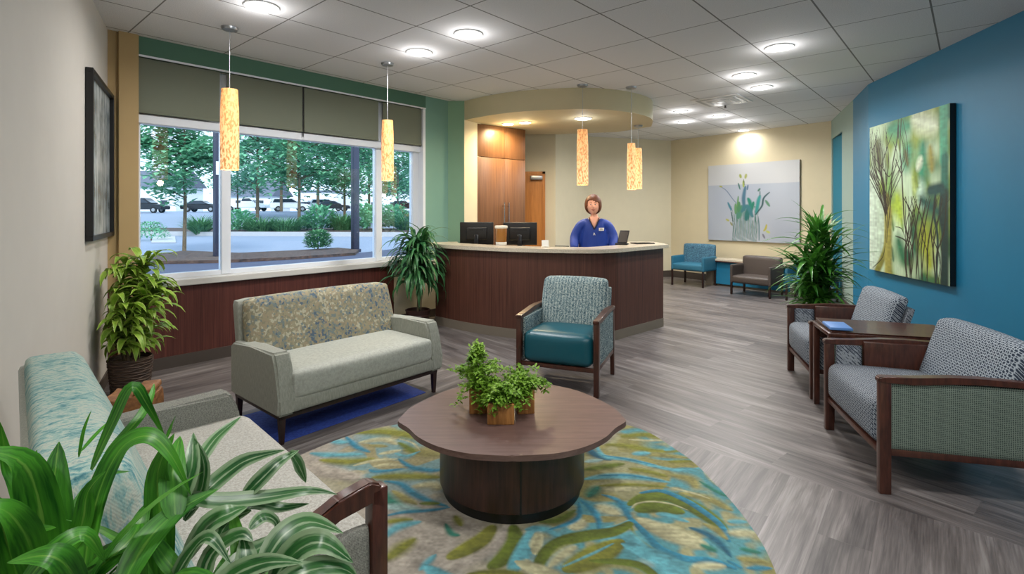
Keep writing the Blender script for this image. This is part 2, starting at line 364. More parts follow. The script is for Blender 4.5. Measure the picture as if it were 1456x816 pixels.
def lathe(bm, prof, c=(0, 0), n=32):
    rings = []
    for r, z in prof:
        rings.append([bm.verts.new((c[0]+r*math.cos(2*PI*k/n), c[1]+r*math.sin(2*PI*k/n), z)) for k in range(n)])
    for i in range(len(rings)-1):
        for k in range(n): bm.faces.new((rings[i][k], rings[i][(k+1) % n], rings[i+1][(k+1) % n], rings[i+1][k]))
    bm.faces.new(rings[0]); bm.faces.new(rings[-1])
def catmull(P, n=8, closed=False):
    P = [np.array(p, float) for p in P]; out = []; m = len(P)
    segs = m if closed else m-1
    for i in range(segs):
        if closed: a, b, c, d = P[(i-1) % m], P[i], P[(i+1) % m], P[(i+2) % m]
        else: a, b, c, d = P[max(i-1, 0)], P[i], P[i+1], P[min(i+2, m-1)]
        for k in range(n):
            t = k/n; out.append(.5*((2*b)+(c-a)*t+(2*a-5*b+4*c-d)*t*t+(3*b-a-3*c+d)*t**3))
    if not closed: out.append(P[-1])
    return out
def fl(px, py, z=0):   # floor-plane point seen at a photo pixel
    Y = (1.35-z)*740/(py-300); return ((px-728)/740*Y, Y)
def at(px, py, Y): return Vector(((px-728)/740*Y, Y, 1.35-(py-300)/740*Y))

# ---------------------------------------------------------------- room shell
CEIL = 2.8
W0 = (-1.6, -2.5); W1 = (-1.456, 1.2); W2 = (-3.229, 4.155)
def Wp(t, d=0, z=0): return Vector((-3.03+.663*t-.749*d, 4.38+.749*t+.663*d, z))
P3 = tuple(Wp(3.30))[:2]; P4 = (-.628, 6.85); P4b = (-.50, 7.05); P5 = (-1.0, 7.45); P6 = (-1.0, 8.62); P7 = (.72, 8.62); P8 = (1.55, 10.15); P9 = (3.28, 10.73)
P10 = (5.14, 8.38); P11 = (4.45, 6.79); P12 = (4.08, 5.96); P13 = (3.05, 0); P14 = (2.62, -2.5)
def wallseg(bm, p, q, z0=0, z1=CEIL, th=.12):
    p = Vector((*p, 0)); q = Vector((*q, 0)); d = (q-p).normalized(); n = Vector((-d.y, d.x, 0))
    mid = (p+q)/2
    if n.dot(Vector((.6, 4, 0))-mid) > 0: n = -n
    e = d*.0
    c = [p-e, q+e, q+e+n*th, p-e+n*th]
    prism(bm, [(v.x, v.y) for v in c], z0, z1)
def wall(name, segs, m, **k):
    bm = BM()
    for s in segs: wallseg(bm, *s)
    return struct(name, bm, m)
wall('wall_left', [(W1, W2), (W0, W1)], 'greige')
wall('wall_behind', [(P14, W0)], 'cream')
wall('wall_reception_side', [(P4, P4b)], 'cream'); wall('wall_cabinet_side', [(P4b, P5)], 'cream'); wall('wall_hall_side', [(P5, P6)], 'cream')
wall('wall_reception', [(P6, P7), (P7, P8), (P8, P9)], 'cream')
wall('wall_far', [(P9, P10)], 'cream_far')
def lerp(p, q, t): return (p[0]+(q[0]-p[0])*t, p[1]+(q[1]-p[1])*t)
wall('wall_alcove', [(P10, lerp(P10, P11, .04), 0, CEIL, .02), (lerp(P10, P11, .544), P11, 0, CEIL, .02), (lerp(P10, P11, .04), lerp(P10, P11, .544), 2.50, CEIL, .02)], 'sage')
# passage behind the opening
bm = BM(); a_, b_ = lerp(P10, P11, .04), lerp(P10, P11, .544)
wallseg(bm, (a_[0]+.04, a_[1]+.06), (b_[0]+.04, b_[1]-.08), 0, CEIL, .08)
struct('wall_passage', bm, 'teal_door')
wall('wall_right', [(P11, P12), (P12, P13), (P13, P14)], 'teal')
# window wall
def wbox(bm, t0, t1, d0, d1, z0, z1, bev=0):
    return box(bm, t0, t1, d0, d1, z0, z1, bev, 2, lambda v: Wp(v.x, v.y, v.z))
TH = .2
bm = BM(); wbox(bm, -.32, 2.444, 0, TH, 0, .72); struct('wall_window_lower', bm, 'panel', 'dark wood panelling below the window')
bm = BM(); wbox(bm, 2.444, 3.3, 0, TH, 0, .72); struct('wall_window_corner', bm, 'cream')
bm = BM(); wbox(bm, -.32, -.1, -.0, TH, .72, CEIL); wbox(bm, -.235, -.1, -.035, 0.0, 0, CEIL, .004); struct('wall_window_pier', bm, 'tan')
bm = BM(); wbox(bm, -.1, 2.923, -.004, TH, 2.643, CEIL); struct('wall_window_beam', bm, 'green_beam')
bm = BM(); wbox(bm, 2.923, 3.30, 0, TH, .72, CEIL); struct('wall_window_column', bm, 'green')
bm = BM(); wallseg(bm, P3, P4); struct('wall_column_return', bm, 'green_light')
bm = BM(); wbox(bm, -.1, 2.923, -.012, 0, 2.632, 2.648); struct('trim_1', bm, 'white')
# frame
bm = BM()
wbox(bm, -.1, 2.923, .10, .17, .755, .80, .004); wbox(bm, -.1, 2.923, .05, .17, 2.09, 2.165, .006)
for t0, t1 in ((-.1, -.06), (.575, .655), (2.26, 2.34), (2.80, 2.923)): wbox(bm, t0, t1, .09, .17, .76, 2.66, .004)
wbox(bm, -.1, 2.923, .10, .17, 2.165, 2.66)
wbox(bm, 2.885, 2.923, 0.0, .10, .76, 2.64)
wf = struct('window_1', bm, 'white')
bm = BM(); wbox(bm, -.1, 2.93, -.04, .18, .70, .757, .006); obj('window_sill', bm, 'white_sill', wf, False)
for t0, t1 in ((-.06, .575), (.655, 2.26), (2.34, 2.80)):
    bm = BM(); wbox(bm, t0, t1, .13, .136, .8, 2.09); obj('pane', bm, 'glass', wf, False)
# skirting
def skirt(name, segs, m, h=.09, off=.012):
    bm = BM()
    for p, q in segs:
        p3 = Vector((*p, 0)); q3 = Vector((*q, 0)); d = (q3-p3).normalized(); n = Vector((-d.y, d.x, 0))
        if n.dot(Vector((.6, 4, 0))-(p3+q3)/2) < 0: n = -n
        prism(bm, [(v.x, v.y) for v in (p3, q3, q3+n*off, p3+n*off)], 0, h)
    struct(name, bm, m)
skirt('baseboard_left', [(W1, W2), (W0, W1)], 'base_dark')
skirt('baseboard_window', [(W2, P3)], 'base_dark', .10)
skirt('baseboard_far', [(P7, P8), (P8, P9), (P9, P10)], 'base_dark', .13)
skirt('baseboard_right', [(P12, P13), (P13, P14), (P11, P12), (lerp(P10, P11, .55), P11)], 'base_dark', .10)
poly = [W0, W1, W2, P3, P4, P4b, P5, P6, P7, P8, P9, P10, (6.2, 8.6), (5.9, 6.9), P11, P12, P13, P14]
bm = BM(); prism(bm, poly, -.05, 0); struct('floor', bm, 'floor')
bm = BM(); prism(bm, poly, CEIL, CEIL+.08); struct('ceiling', bm, 'ceiling')
# soffit over the desk
sof = [tuple(p) for p in catmull([(-.628, 6.86), (-.25, 6.5), (.16, 6.26), (.84, 6.12), (1.38, 6.3), (1.80, 6.74), (1.98, 7.4)], 8)] + [(1.6, 7.9), (.7, 8.15), (-.97, 8.1), (-.97, 7.43), (-.49, 7.06)]
bm = BM(); prism(bm, sof, 2.55, CEIL+.01); struct('trim_2', bm, 'soffit', 'curved cream soffit above the reception desk', smooth=True)

# door beyond the cabinet
bm = BM(); box(bm, -.34, .50, 8.565, 8.61, .01, 1.96, .004); d1 = struct('door_1', bm, 'orange_door')
bm = BM(); box(bm, .30, .50, 8.50, 8.565, 1.86, 1.93, .008); obj('door_closer', bm, 'alu', d1)
bm = BM(); box(bm, -.42, -.34, 8.56, 8.62, 0, 2.03); box(bm, .50, .545, 8.56, 8.62, 0, 2.0); box(bm, -.42, .545, 8.56, 8.62, 1.96, 2.0); obj('door_frame', bm, 'orange_door', d1, False)

# ---------------------------------------------------------------- blinds
BL = [(-.09, .535, 'leftmost of the four olive roller blinds in the window'), (.60, 1.325, 'olive roller blind just right of the nearer pendant cord, second from left'), (1.345, 2.245, 'olive roller blind between the black pull cord and the right mullion'), (2.31, 2.88, 'narrow rightmost olive roller blind beside the green column')]
for i, (t0, t1, lb) in enumerate(BL):
    r = thing('roller_blind', lb, 'blind', Wp((t0+t1)/2, .03, 2.17), 0, 'olive roller blinds in the window')
    inv = Matrix.Translation(-r.location)
    bm = BM(); wbox(bm, t0, t1, .025, .028, 2.19, 2.63); bm.transform(inv); obj('blind_fabric', bm, 'blind', r, False)
    bm = BM(); wbox(bm, t0, t1, .018, .036, 2.17, 2.195, .004); bm.transform(inv); obj('bottom_bar', bm, 'blind', r)
bm = BM(); tube(bm, [Wp(1.335, .03, 2.63), Wp(1.335, .03, 2.12)], .006, 6); tag(obj('blind_cord', bm, 'black'), 'black pull cord hanging between the two middle roller blinds', 'cord')

# ---------------------------------------------------------------- lamps
def downlight(x, y, z, r, label, grp='round recessed ceiling lights', power=1.0, warm=None):
    t = thing('recessed_light', label, 'ceiling light', (x, y, z), 0, grp)
    bm = BM(); lathe(bm, [(r, 0), (r*1.18, -.001), (r*1.16, -.008), (r, -.010), (r*.98, -.004)], n=32)
    # open ring
    obj('trim_ring', bm, 'tile_white', t)
    bm = BM(); lathe(bm, [(r*.3, -.0115), (r*.97, -.011), (r*.97, -.004)], n=32); obj('lens', bm, 'lens', t)
    l = bpy.data.lights.new('light', 'AREA'); l.shape = 'DISK'; l.size = r*1.9; l.energy = LAMP_W*power; l.color = warm or LAMP_COL; l.spread = math.radians(165)
    lo = bpy.data.objects.new('lamp', l); C.objects.link(lo); lo.parent = t; lo.location = (0, 0, -.02)
    g = bpy.data.lights.new('glow', 'POINT'); g.energy = LAMP_W*power*.17; g.color = l.color; g.shadow_soft_size = .06
    go = bpy.data.objects.new('lamp_glow', g); C.objects.link(go); go.parent = t; go.location = (0, 0, -.10)  # extra point lamp added below the lens to brighten the ceiling
    return t
def cl(px, py, z=CEIL): 
    Y = (z-1.35)*740/(300-py); return ((px-728)/740*Y, Y)
DL = [(372, 9, 'large round recessed light at the top left, above the loveseat'), (666, 48, 'round recessed light right of centre pair over the lounge, the brighter larger one'),
      (596, 74, 'round recessed light left of and behind the larger one, near the window'), (1108, 67, 'elongated looking recessed light nearest the teal wall painting'),
      (1058, 107, 'recessed light behind the one nearest the teal wall, in the tile row'), (1083, 124, 'recessed light just behind and right of the mid ceiling one'),
      (968, 158, 'recessed light nearest the right end of the curved soffit'), (1022, 165, 'small recessed light right of the ceiling vent'), (972, 173, 'small far recessed light leftmost before the far wall'),
      (1050, 172, 'small recessed light in front of the flower canvas'), (1057, 185, 'farthest recessed light, washing the wall above the flower canvas')]
for px, py, lb in DL:
    x, y = cl(px, py); downlight(x, y, CEIL, .10 if y < 7 else .085, lb, power=.4 if py == 185 else 1.0)
for px, py, lb in ((722, 174, 'soffit light nearest the wood cabinet top, left of the pair'), (747, 171.5, 'soffit light right of the pair beside the cabinet')):
    x, y = cl(px, py, 2.55); downlight(x, y+.12, 2.55, .075, lb, 'lights in the curved soffit', 1.0, (1, .78, .45))
x, y = cl(829, 168, 2.55); downlight(x, y, 2.55, .10, 'larger soffit light right behind the pendant cord over the desk', 'lights in the curved soffit', .8)
for x, y in ((.5, 1.6), (-.4, .2), (1.9, 1.4), (1.9, -.6), (0.3, -1.4)):  # unseen ceiling lights, added as ambient fill for the room
    downlight(x, y, CEIL, .10, 'recessed light in the ceiling overhead, outside the view', power=1.0)
def pendant(x, y, ztop, ln, r, zc, label):
    t = thing('pendant_lamp', label, 'pendant lamp', (x, y, zc), 0, 'hanging cylinder pendant lamps')
    bm = BM(); lathe(bm, [(.02, -.03), (.055, -.022), (.062, -.004), (.062, 0)], n=24); obj('canopy', bm, 'alu', t)
    bm = BM(); tube(bm, [(0, 0, -.02), (0, 0, ztop-zc)], .0028, 6); obj('cord', bm, 'alu', t)
    bm = BM(); n = 28; prof = [(r*.86, ln), (r*.97, ln*.75), (r*1.0, ln*.4), (r*.98, 0)]; inner = [(r*.9, 0), (r*.9, ln*.5), (r*.8, ln*.98)]
    lathe(bm, [(.004, ln*.985)]+prof+inner, n=n)
    s = obj('lamp_shade', bm, 'shade', t); s.location = (0, 0, ztop-ln-zc)
    l = bpy.data.lights.new('bulb', 'POINT'); l.energy = 1.6; l.color = (1, .7, .4); l.shadow_soft_size = .03
    lo = bpy.data.objects.new('bulb', l); C.objects.link(lo); lo.parent = t; lo.location = (0, 0, ztop-ln-zc-.04)
    return t
pendant(-2.23, 4.11, 2.31, .635, .068, CEIL, 'tall amber cylinder pendant nearest the camera, left side of the window')
pendant(-1.222, 5.11, 2.24, .59, .06, CEIL, 'amber cylinder pendant before the right part of the window')
pendant(.81, 5.98, 2.284, .635, .066, CEIL, 'amber cylinder pendant over the middle of the reception desk')
pendant(1.395, 6.08, 2.14, .54, .05, CEIL, 'pendant of the desk pair hanging nearer, slightly left')
pendant(1.77, 7.3, 2.23, .57, .054, 2.55, 'pendant of the desk pair hanging farther back under the soffit')
# vent and sprinkler
vx, vy = cl(1026, 143)
t = thing('ceiling_vent', 'square air vent in the ceiling right of the soffit', 'vent', (vx, vy, CEIL), math.atan2(A[1], A[0]))
bm = BM(); box(bm, -.3, .3, -.3, .3, -.012, -.002, .003); obj('vent_frame', bm, 'tile_white', t, False)
for k in range(5):
    s = .25-k*.05; bm = BM(); box(bm, -s, s, -s, s, -.016-.002*k, -.012, .002); obj('louvre', bm, 'alu' if k % 2 == 0 else 'tile_white', t, False)
x, y = cl(1025, 152); bm = BM(); lathe(bm, [(.03, 0), (.03, -.008), (.012, -.012), (.012, -.04), (.02, -.042), (.02, -.045)], n=16)
o = obj('sprinkler_head', bm, 'base_dark'); o.location = (x, y-.15, CEIL); tag(o, 'small dark sprinkler head on the ceiling by the vent', 'sprinkler')

# ---------------------------------------------------------------- painting helper
def seg_paint(XY, col, strokes, vary=.0):
    """XY (n,2); strokes: (pts, width, colour, soft, taper)"""
    for pts, w, c, soft, taper in strokes:
        pl = np.array(catmull(pts, 6)) if len(pts) > 1 else np.array([pts[0], (pts[0][0]+1e-4, pts[0][1])])
        n = len(pl); d = np.full(len(XY), 1e9)
        bb0 = pl.min(0)-w*1.6; bb1 = pl.max(0)+w*1.6
        idx = np.where(np.all((XY > bb0) & (XY < bb1), axis=1))[0]
        if len(idx) == 0: continue
        Q = XY[idx]; best = np.full(len(idx), 1e9)
        for i in range(n-1):
            a, b = pl[i], pl[i+1]; ab = b-a; L = ab@ab+1e-12
            t = np.clip(((Q-a)@ab)/L, 0, 1); pr = a+t[:, None]*ab; dist = np.linalg.norm(Q-pr, axis=1); sg = np.sign(ab[0]*(Q[:, 1]-a[1])-ab[1]*(Q[:, 0]-a[0]))
            s = (i+t)/(n-1); ww = w*(1-taper*(np.abs(s-.5)*2)**2)+1e-5
            side_ = np.where(dist/ww < best, sg*dist/ww, side_) if i else sg*dist/ww
            best = np.minimum(best, dist/ww)
        al = np.clip((1-best)/soft, 0, 1)[:, None]
        shade_ = (1+vary*np.clip(side_, -1, 1)+vary*1.2*(vnoise(Q*np.array((1.0, 3.0)), 26, 77)-.5))[:, None]
        col[idx] = col[idx]*(1-al)+np.clip(np.array(c[:3])*shade_, 0, 1)*al
def set_col(me, col):
    at_ = me.color_attributes.new('Col', 'FLOAT_COLOR', 'POINT')
    a = np.ones((len(col), 4)); a[:, :3] = col; at_.data.foreach_set('color', a.ravel())
def vnoise(XY, sc, seed):
    rs = np.random.RandomState(seed); G = rs.rand(64, 64); P = XY*sc+rs.rand(2)*30
    i = np.floor(P).astype(int); f = P-i; f = f*f*(3-2*f); i0 = i % 64; i1 = (i+1) % 64
    return (G[i0[:, 0], i0[:, 1]]*(1-f[:, 0])+G[i1[:, 0], i0[:, 1]]*f[:, 0])*(1-f[:, 1])+(G[i0[:, 0], i1[:, 1]]*(1-f[:, 0])+G[i1[:, 0], i1[:, 1]]*f[:, 0])*f[:, 1]
# ---------------------------------------------------------------- rug
RC = np.array((-.1, 2.15))
edge = np.array(catmull([(-1.22, 2.55), (-1.1, 2.95), (-.72, 3.27), (0, 3.38), (.70, 3.27), (.93, 2.9), (1.0, 2.55), (1.015, 2.2), (.97, 1.9), (.8, 1.35), (.1, .95), (-.6, 1.0), (-1.1, 1.6)], 60, True))
na, nr = len(edge), 190
rr = np.linspace(0, 1, nr)[1:]
V = np.concatenate([[RC]]+[RC+(edge-RC)*r for r in rr])
green = rgb(96, 112, 30); olive = rgb(126, 128, 44); khaki = rgb(146, 140, 84); pale = rgb(184, 180, 142); blu = rgb(40, 128, 156); lblu = rgb(94, 166, 178); dteal = rgb(18, 92, 118); tgreen = rgb(36, 118, 100); greige = rgb(172, 163, 150); pblu = rgb(150, 182, 178)
n1 = vnoise(V, 7, 1)*.6+vnoise(V, 19, 2)*.4
wr = V + (np.stack([vnoise(V, 4, 8), vnoise(V, 4, 9)], 1)-.5)*.5
n2 = vnoise(wr*np.array((1.2, 5)), 1.6, 3)
side = np.clip((V[:, 0]+.25)/.5, 0, 1)
mixa = lambda a, b, t: np.array(a[:3])*(1-t)[:, None]+np.array(b[:3])*t[:, None]
colr = mixa(greige, greige, n1)
kk = np.clip((n2-.35)*6, 0, 1); right = mixa(khaki, rgb(84, 150, 158), kk); kk2 = np.clip((n1-.55)*8, 0, 1)[:, None]; right = right*(1-kk2)+np.array(rgb(160, 158, 118)[:3])*kk2
kk3 = np.clip((n2-.5)*5, 0, 1)[:, None]*.5
colr = colr*(1-side)[:, None]+right*side[:, None]
lefttop = (np.clip((V[:, 1]-2.35)/.25, 0, 1)*(1-side)*np.clip((V[:, 0]+1.05)/.2, 0, 1))[:, None]*.7
colr = colr*(1-lefttop)+right*lefttop
def cr(ox, oy, s, pts): return [fl(ox+x/s, oy+y/s) for x, y in pts]
R = lambda pts, w, c, soft=.75, tp=.75: (cr(740, 590, 3.61, pts), w, c, soft, tp)
L = lambda pts, w, c, soft=.75, tp=.75: (cr(420, 590, 3.61, pts), w, c, soft, tp)
st = [
 L([(60, 280), (300, 330)], .08, greige, .6, .2), L([(600, 760), (760, 560), (900, 590)], .10, greige, .6, .3), L([(800, 800), (1000, 700), (1090, 590)], .05, greige, .6, .3),
 L([(310, 100), (450, 95), (600, 115), (740, 150)], .085, olive), L([(130, 240), (270, 250), (400, 235)], .06, olive), L([(560, 190), (740, 215)], .08, khaki), L([(400, 330), (550, 325), (740, 330)], .06, olive),
 L([(330, 150), (450, 135), (520, 160)], .05, pale), L([(380, 165), (470, 170)], .035, khaki), L([(430, 210), (540, 190)], .03, pale),
 L([(300, 270), (400, 245), (530, 235)], .025, pale), L([(80, 205), (180, 215), (340, 210)], .045, lblu), L([(260, 120), (310, 170), (380, 200)], .035, blu), L([(190, 145), (260, 150)], .05, lblu),
 L([(400, 275), (480, 265), (560, 270)], .025, pale), L([(380, 290), (420, 300), (560, 285)], .025, blu), L([(530, 150), (580, 180), (610, 200)], .04, green), L([(510, 205), (570, 220), (640, 195)], .02, lblu), L([(640, 190), (600, 150), (530, 130)], .012, pale),
 L([(530, 235), (600, 280), (700, 295), (750, 290)], .035, blu), L([(600, 380), (700, 370), (740, 390)], .05, pale), L([(500, 400), (560, 440), (620, 470)], .04, khaki), L([(450, 400), (480, 450), (560, 490)], .05, tgreen),
 L([(460, 350), (540, 365), (600, 410), (680, 450), (780, 480)], .035, blu), L([(640, 465), (740, 465)], .025, green), L([(460, 480), (640, 500)], .05, pblu), L([(460, 530), (560, 510), (700, 500), (790, 485)], .022, blu), L([(460, 560), (600, 550)], .035, olive), L([(460, 640), (520, 590), (640, 560)], .04, lblu),
 L([(460, 760), (540, 700), (610, 650)], .055, olive), L([(770, 570), (800, 620), (840, 630)], .025, tgreen), L([(800, 740), (880, 700), (960, 650), (1010, 590)], .05, olive, .35, .5), L([(1010, 790), (1080, 740), (1130, 660), (1120, 590)], .05, green, .35, .5), L([(640, 810), (720, 730)], .025, lblu), L([(1120, 800), (1180, 700), (1230, 600)], .045, lblu, .4, .3), L([(1250, 610), (1230, 720)], .03, pale, .4, .5), L([(1180, 800), (1190, 760)], .03, pale), L([(820, 530), (850, 580)], .03, olive),
 R([(470, 90), (600, 60), (700, 90)], .06, khaki), R([(520, 120), (640, 110), (760, 130)], .06, olive), R([(560, 135), (650, 140), (740, 140)], .02, pale), R([(430, 160), (560, 170), (700, 195), (840, 190)], .05, olive), R([(600, 210), (720, 215), (860, 230)], .05, khaki), R([(740, 190), (810, 175)], .03, lblu), R([(580, 210), (660, 205)], .04, lblu), R([(420, 160), (470, 100), (500, 90)], .05, greige),
 R([(330, 160), (380, 210), (460, 240)], .05, dteal, .7), R([(390, 150), (400, 190), (440, 225), (560, 240), (720, 280), (850, 295), (940, 275)], .03, lblu), R([(420, 215), (560, 238), (700, 268)], .015, blu), R([(760, 250), (880, 245)], .03, olive),
 R([(330, 250), (420, 240)], .03, pblu), R([(330, 290), (430, 275), (530, 260)], .045, green), R([(560, 285), (650, 300), (750, 325)], .04, olive), R([(330, 340), (450, 325), (600, 330), (760, 355)], .045, lblu), R([(400, 320), (560, 320), (740, 350)], .016, blu),
 R([(780, 320), (870, 340), (900, 380)], .07, khaki), R([(400, 375), (560, 368), (760, 380)], .025, olive), R([(440, 395), (600, 390)], .03, pale), R([(350, 430), (400, 380)], .05, tgreen, .8), R([(820, 410), (960, 440), (1080, 500)], .06, khaki), R([(780, 385), (880, 410), (970, 440)], .012, pale),
 R([(560, 470), (640, 435), (760, 430), (880, 480), (1000, 560), (1060, 640)], .06, green, .3), R([(600, 500), (700, 480), (830, 510)], .06, green, .3), R([(620, 410), (720, 400), (830, 440), (930, 500), (1030, 580), (1070, 660)], .022, blu, .3, .6), R([(570, 490), (600, 465), (680, 455), (780, 470), (860, 500)], .010, pale), 
 R([(700, 520), (760, 530), (860, 560)], .03, lblu), R([(610, 550), (720, 600), (850, 650), (950, 690)], .07, pale, .4), R([(940, 570), (1000, 600), (1060, 650)], .03, khaki), R([(870, 590), (950, 620), (1020, 670), (1080, 740)], .032, dteal), R([(930, 680), (1000, 710)], .03, tgreen),
 R([(560, 560), (600, 640), (740, 740)], .012, olive), R([(570, 545), (640, 620), (720, 700), (850, 750), (980, 760), (1100, 800)], .024, blu, .35, .5),
 R([(420, 420), (500, 450), (550, 520), (565, 560)], .028, blu), R([(400, 480), (500, 520)], .06, pale, .7), R([(270, 590), (320, 560)], .05, pale, .5), R([(100, 560), (200, 550), (280, 500)], .035, green), R([(30, 600), (130, 600), (200, 640)], .04, lblu), R([(300, 460), (300, 530), (240, 570), (150, 600)], .022, blu), R([(310, 450), (360, 490), (400, 550), (400, 600)], .025, blu),
 R([(420, 590), (500, 580), (560, 550)], .012, lblu), R([(400, 680), (560, 640), (620, 700), (700, 760)], .06, lblu), R([(600, 780), (690, 770)], .04, pblu), R([(560, 570), (480, 610), (350, 630), (220, 660), (130, 720), (80, 810)], .042, green, .3, .5), R([(230, 810), (380, 740), (520, 660)], .07, olive, .3, .8), R([(150, 790), (230, 720), (280, 690)], .045, pale), R([(200, 800), (380, 720), (480, 670)], .01, lblu), R([(60, 690), (90, 640)], .03, pale),
 R([(950, 300), (1030, 380)], .035, pale), R([(920, 350), (1000, 400), (1090, 440)], .022, tgreen), R([(1070, 560), (1160, 560)], .03, lblu), R([(1080, 620), (1200, 620)], .05, pale), R([(1130, 700), (1230, 720)], .025, tgreen), R([(1120, 750), (1260, 770)], .04, khaki), R([(1160, 800), (1290, 800)], .02, blu), R([(890, 790), (1050, 790)], .035, pale), R([(1060, 760), (1140, 800)], .015, blu)]
rs = random.Random(3)
pal = [olive, green, lblu, blu, pale, khaki]
for k in range(30):   # the part of the rug the table and sofa hide, and the near rim
    x, y = rs.uniform(-.9, .8), rs.uniform(1.0, 1.85); a = rs.uniform(0, PI)
    st.append(([(x, y), (x+.15*math.cos(a), y+.15*math.sin(a)), (x+.3*math.cos(a+.5), y+.3*math.sin(a+.5))], rs.uniform(.02, .06), pal[k % 6], .4, .8))
seg_paint(V, colr, st, .38)
colr *= (.62+.34*vnoise(V, 90, 5)+.16*vnoise(V, 30, 6))[:, None]
faces = [(0, 1+k, 1+(k+1) % na) for k in range(na)]
for i in range(nr-2):
    o0, o1 = 1+i*na, 1+(i+1)*na
    faces += [(o0+k, o1+k, o1+(k+1) % na, o0+(k+1) % na) for k in range(na)]
base = 1+(nr-2)*na; nb = len(V)
verts = [(x, y, .010) for x, y in V]+[(x, y, .0005) for x, y in edge]
faces += [(base+k, nb+k, nb+(k+1) % na, base+(k+1) % na) for k in range(na)]
me = bpy.data.meshes.new('rug'); me.from_pydata(verts, [], faces); me.materials.append(M['rug'])
set_col(me, np.concatenate([colr, colr[base:base+na]]))
rug = bpy.data.objects.new('rug', me); C.objects.link(rug); tag(rug, 'round green, blue and beige leaf patterned rug under the coffee table', 'rug')
# blue glow under loveseat is a coloured sheet, laid further down
# ---------------------------------------------------------------- coffee table
t = thing('coffee_table', 'low dark wood coffee table with leaf shaped top on a drum base', 'coffee table', (0, 2.56, .0105))
half = [(0, -.455), (.17, -.435), (.30, -.378), (.406, -.285), (.4725, -.185), (.535, -.11), (.535, -.06), (.50, .09), (.36, .31), (.17, .43), (0, .46)]
top = catmull(half, 6)
top = [tuple(p) for p in top]; lefts = [(-x, y) for x, y in top[::-1][1:-1]]
bm = BM(); prism(bm, top+lefts, .325, .3495, .004); obj('table_top', bm, 'tabletop', t)
bm = BM(); lathe(bm, [(.345, .045), (.352, .05), (.352, .315), (.34, .325)], n=64); obj('drum_base', bm, 'tabledrum', t)
bm = BM(); lathe(bm, [(.335, 0), (.335, .045)], n=64); obj('plinth', bm, 'black', t)
bm = BM(); box(bm, .034, .041, -.3535, -.34, .05, .32); obj('door_gap', bm, 'black', t, False)

# ---------------------------------------------------------------- leaf helpers
def leaf_path(bm, pts, w, up=Vector((0, 0, 1)), fold=.25, uvl=None, sid=0, prof=.55, segs=9, sidev=None):
    P = [Vector(p) for p in pts]; n = len(P)
    rows = []
    for i, p in enumerate(P):
        s = i/(n-1); d = (P[min(i+1, n-1)]-P[max(i-1, 0)]).normalized()
        sd = sidev.copy() if sidev is not None else d.cross(up)
        sd = sd - d*sd.dot(d)
        if sd.length < 1e-3: sd = Vector((1, 0, 0))
        sd.normalize(); nn = sd.cross(d)
        ww = w*.5*max(.02, (1-(1-min(1, (s+.03)/.36))**2)**.75*(1-max(0, (s-.36)/.64)**1.7))
        rows.append([bm.verts.new(p-sd*ww+nn*ww*fold), bm.verts.new(p), bm.verts.new(p+sd*ww+nn*ww*fold)])
    for i in range(n-1):
        for k in (0, 1):
            f = bm.faces.new((rows[i][k], rows[i][k+1], rows[i+1][k+1], rows[i+1][k]))
            if uvl:
                for lp, (uu, vv) in zip(f.loops, ((k*.5, i/(n-1)), ((k+1)*.5, i/(n-1)), ((k+1)*.5, (i+1)/(n-1)), (k*.5, (i+1)/(n-1)))):
                    lp[uvl].uv = (min(.999, max(.001, uu))+sid, vv*3+sid*1.7)
def leaf_arc(bm, base, yaw, pitch, ln, w, droop, uvl, sid, segs=6, fold=.3, prof=.55, limit=None):
    p = Vector(base); pts = [p.copy()]; a = pitch
    for i in range(segs):
        d = Vector((math.cos(yaw)*math.cos(a), math.sin(yaw)*math.cos(a), math.sin(a))); p = p+d*(ln/segs); pts.append(p.copy()); a -= droop/segs*(1.2 if i > 1 else .6)
    if limit and not all(limit(q) for q in pts): return
    sd = Vector((-math.sin(yaw), math.cos(yaw), 0)); leaf_path(bm, pts, w, fold=fold, uvl=uvl, sid=sid, prof=prof, sidev=-sd)
# planters on the coffee table
def fern(bm, c, spread, h, n, uvl, rnd):
    for k in range(n):
        yaw = rnd.uniform(0, 2*PI); pit = rnd.uniform(.2, 1.5); ln = rnd.uniform(.4, 1)*spread; p = Vector(c); a = pit
        steps = 5
        pts = [p.copy()]
        for i in range(steps):
            p = p+Vector((math.cos(yaw)*math.cos(a), math.sin(yaw)*math.cos(a), math.sin(a)*h/spread))*(ln/steps); a -= rnd.uniform(.1, .55); pts.append(p.copy())
        for i, q in enumerate(pts[1:]):
            for j in range(8):
                leaf_arc(bm, q+Vector([rnd.gauss(0, .006) for _ in range(3)]), rnd.uniform(0, 2*PI), rnd.uniform(-.6, .9), rnd.uniform(.016, .028), rnd.uniform(.012, .019), .6, uvl, rnd.randrange(20), segs=2)
PL = [((-.052, 2.47), .125, .095, .105, 7, 'front rough wooden cube planter with bright fern on the coffee table'), ((-.165, 2.585), .095, .12, .13, 11, 'left rough wooden planter with the tallest fern on the coffee table'), ((.062, 2.575), .085, .12, .10, 5, 'right rough wooden planter with darker fern on the coffee table')]
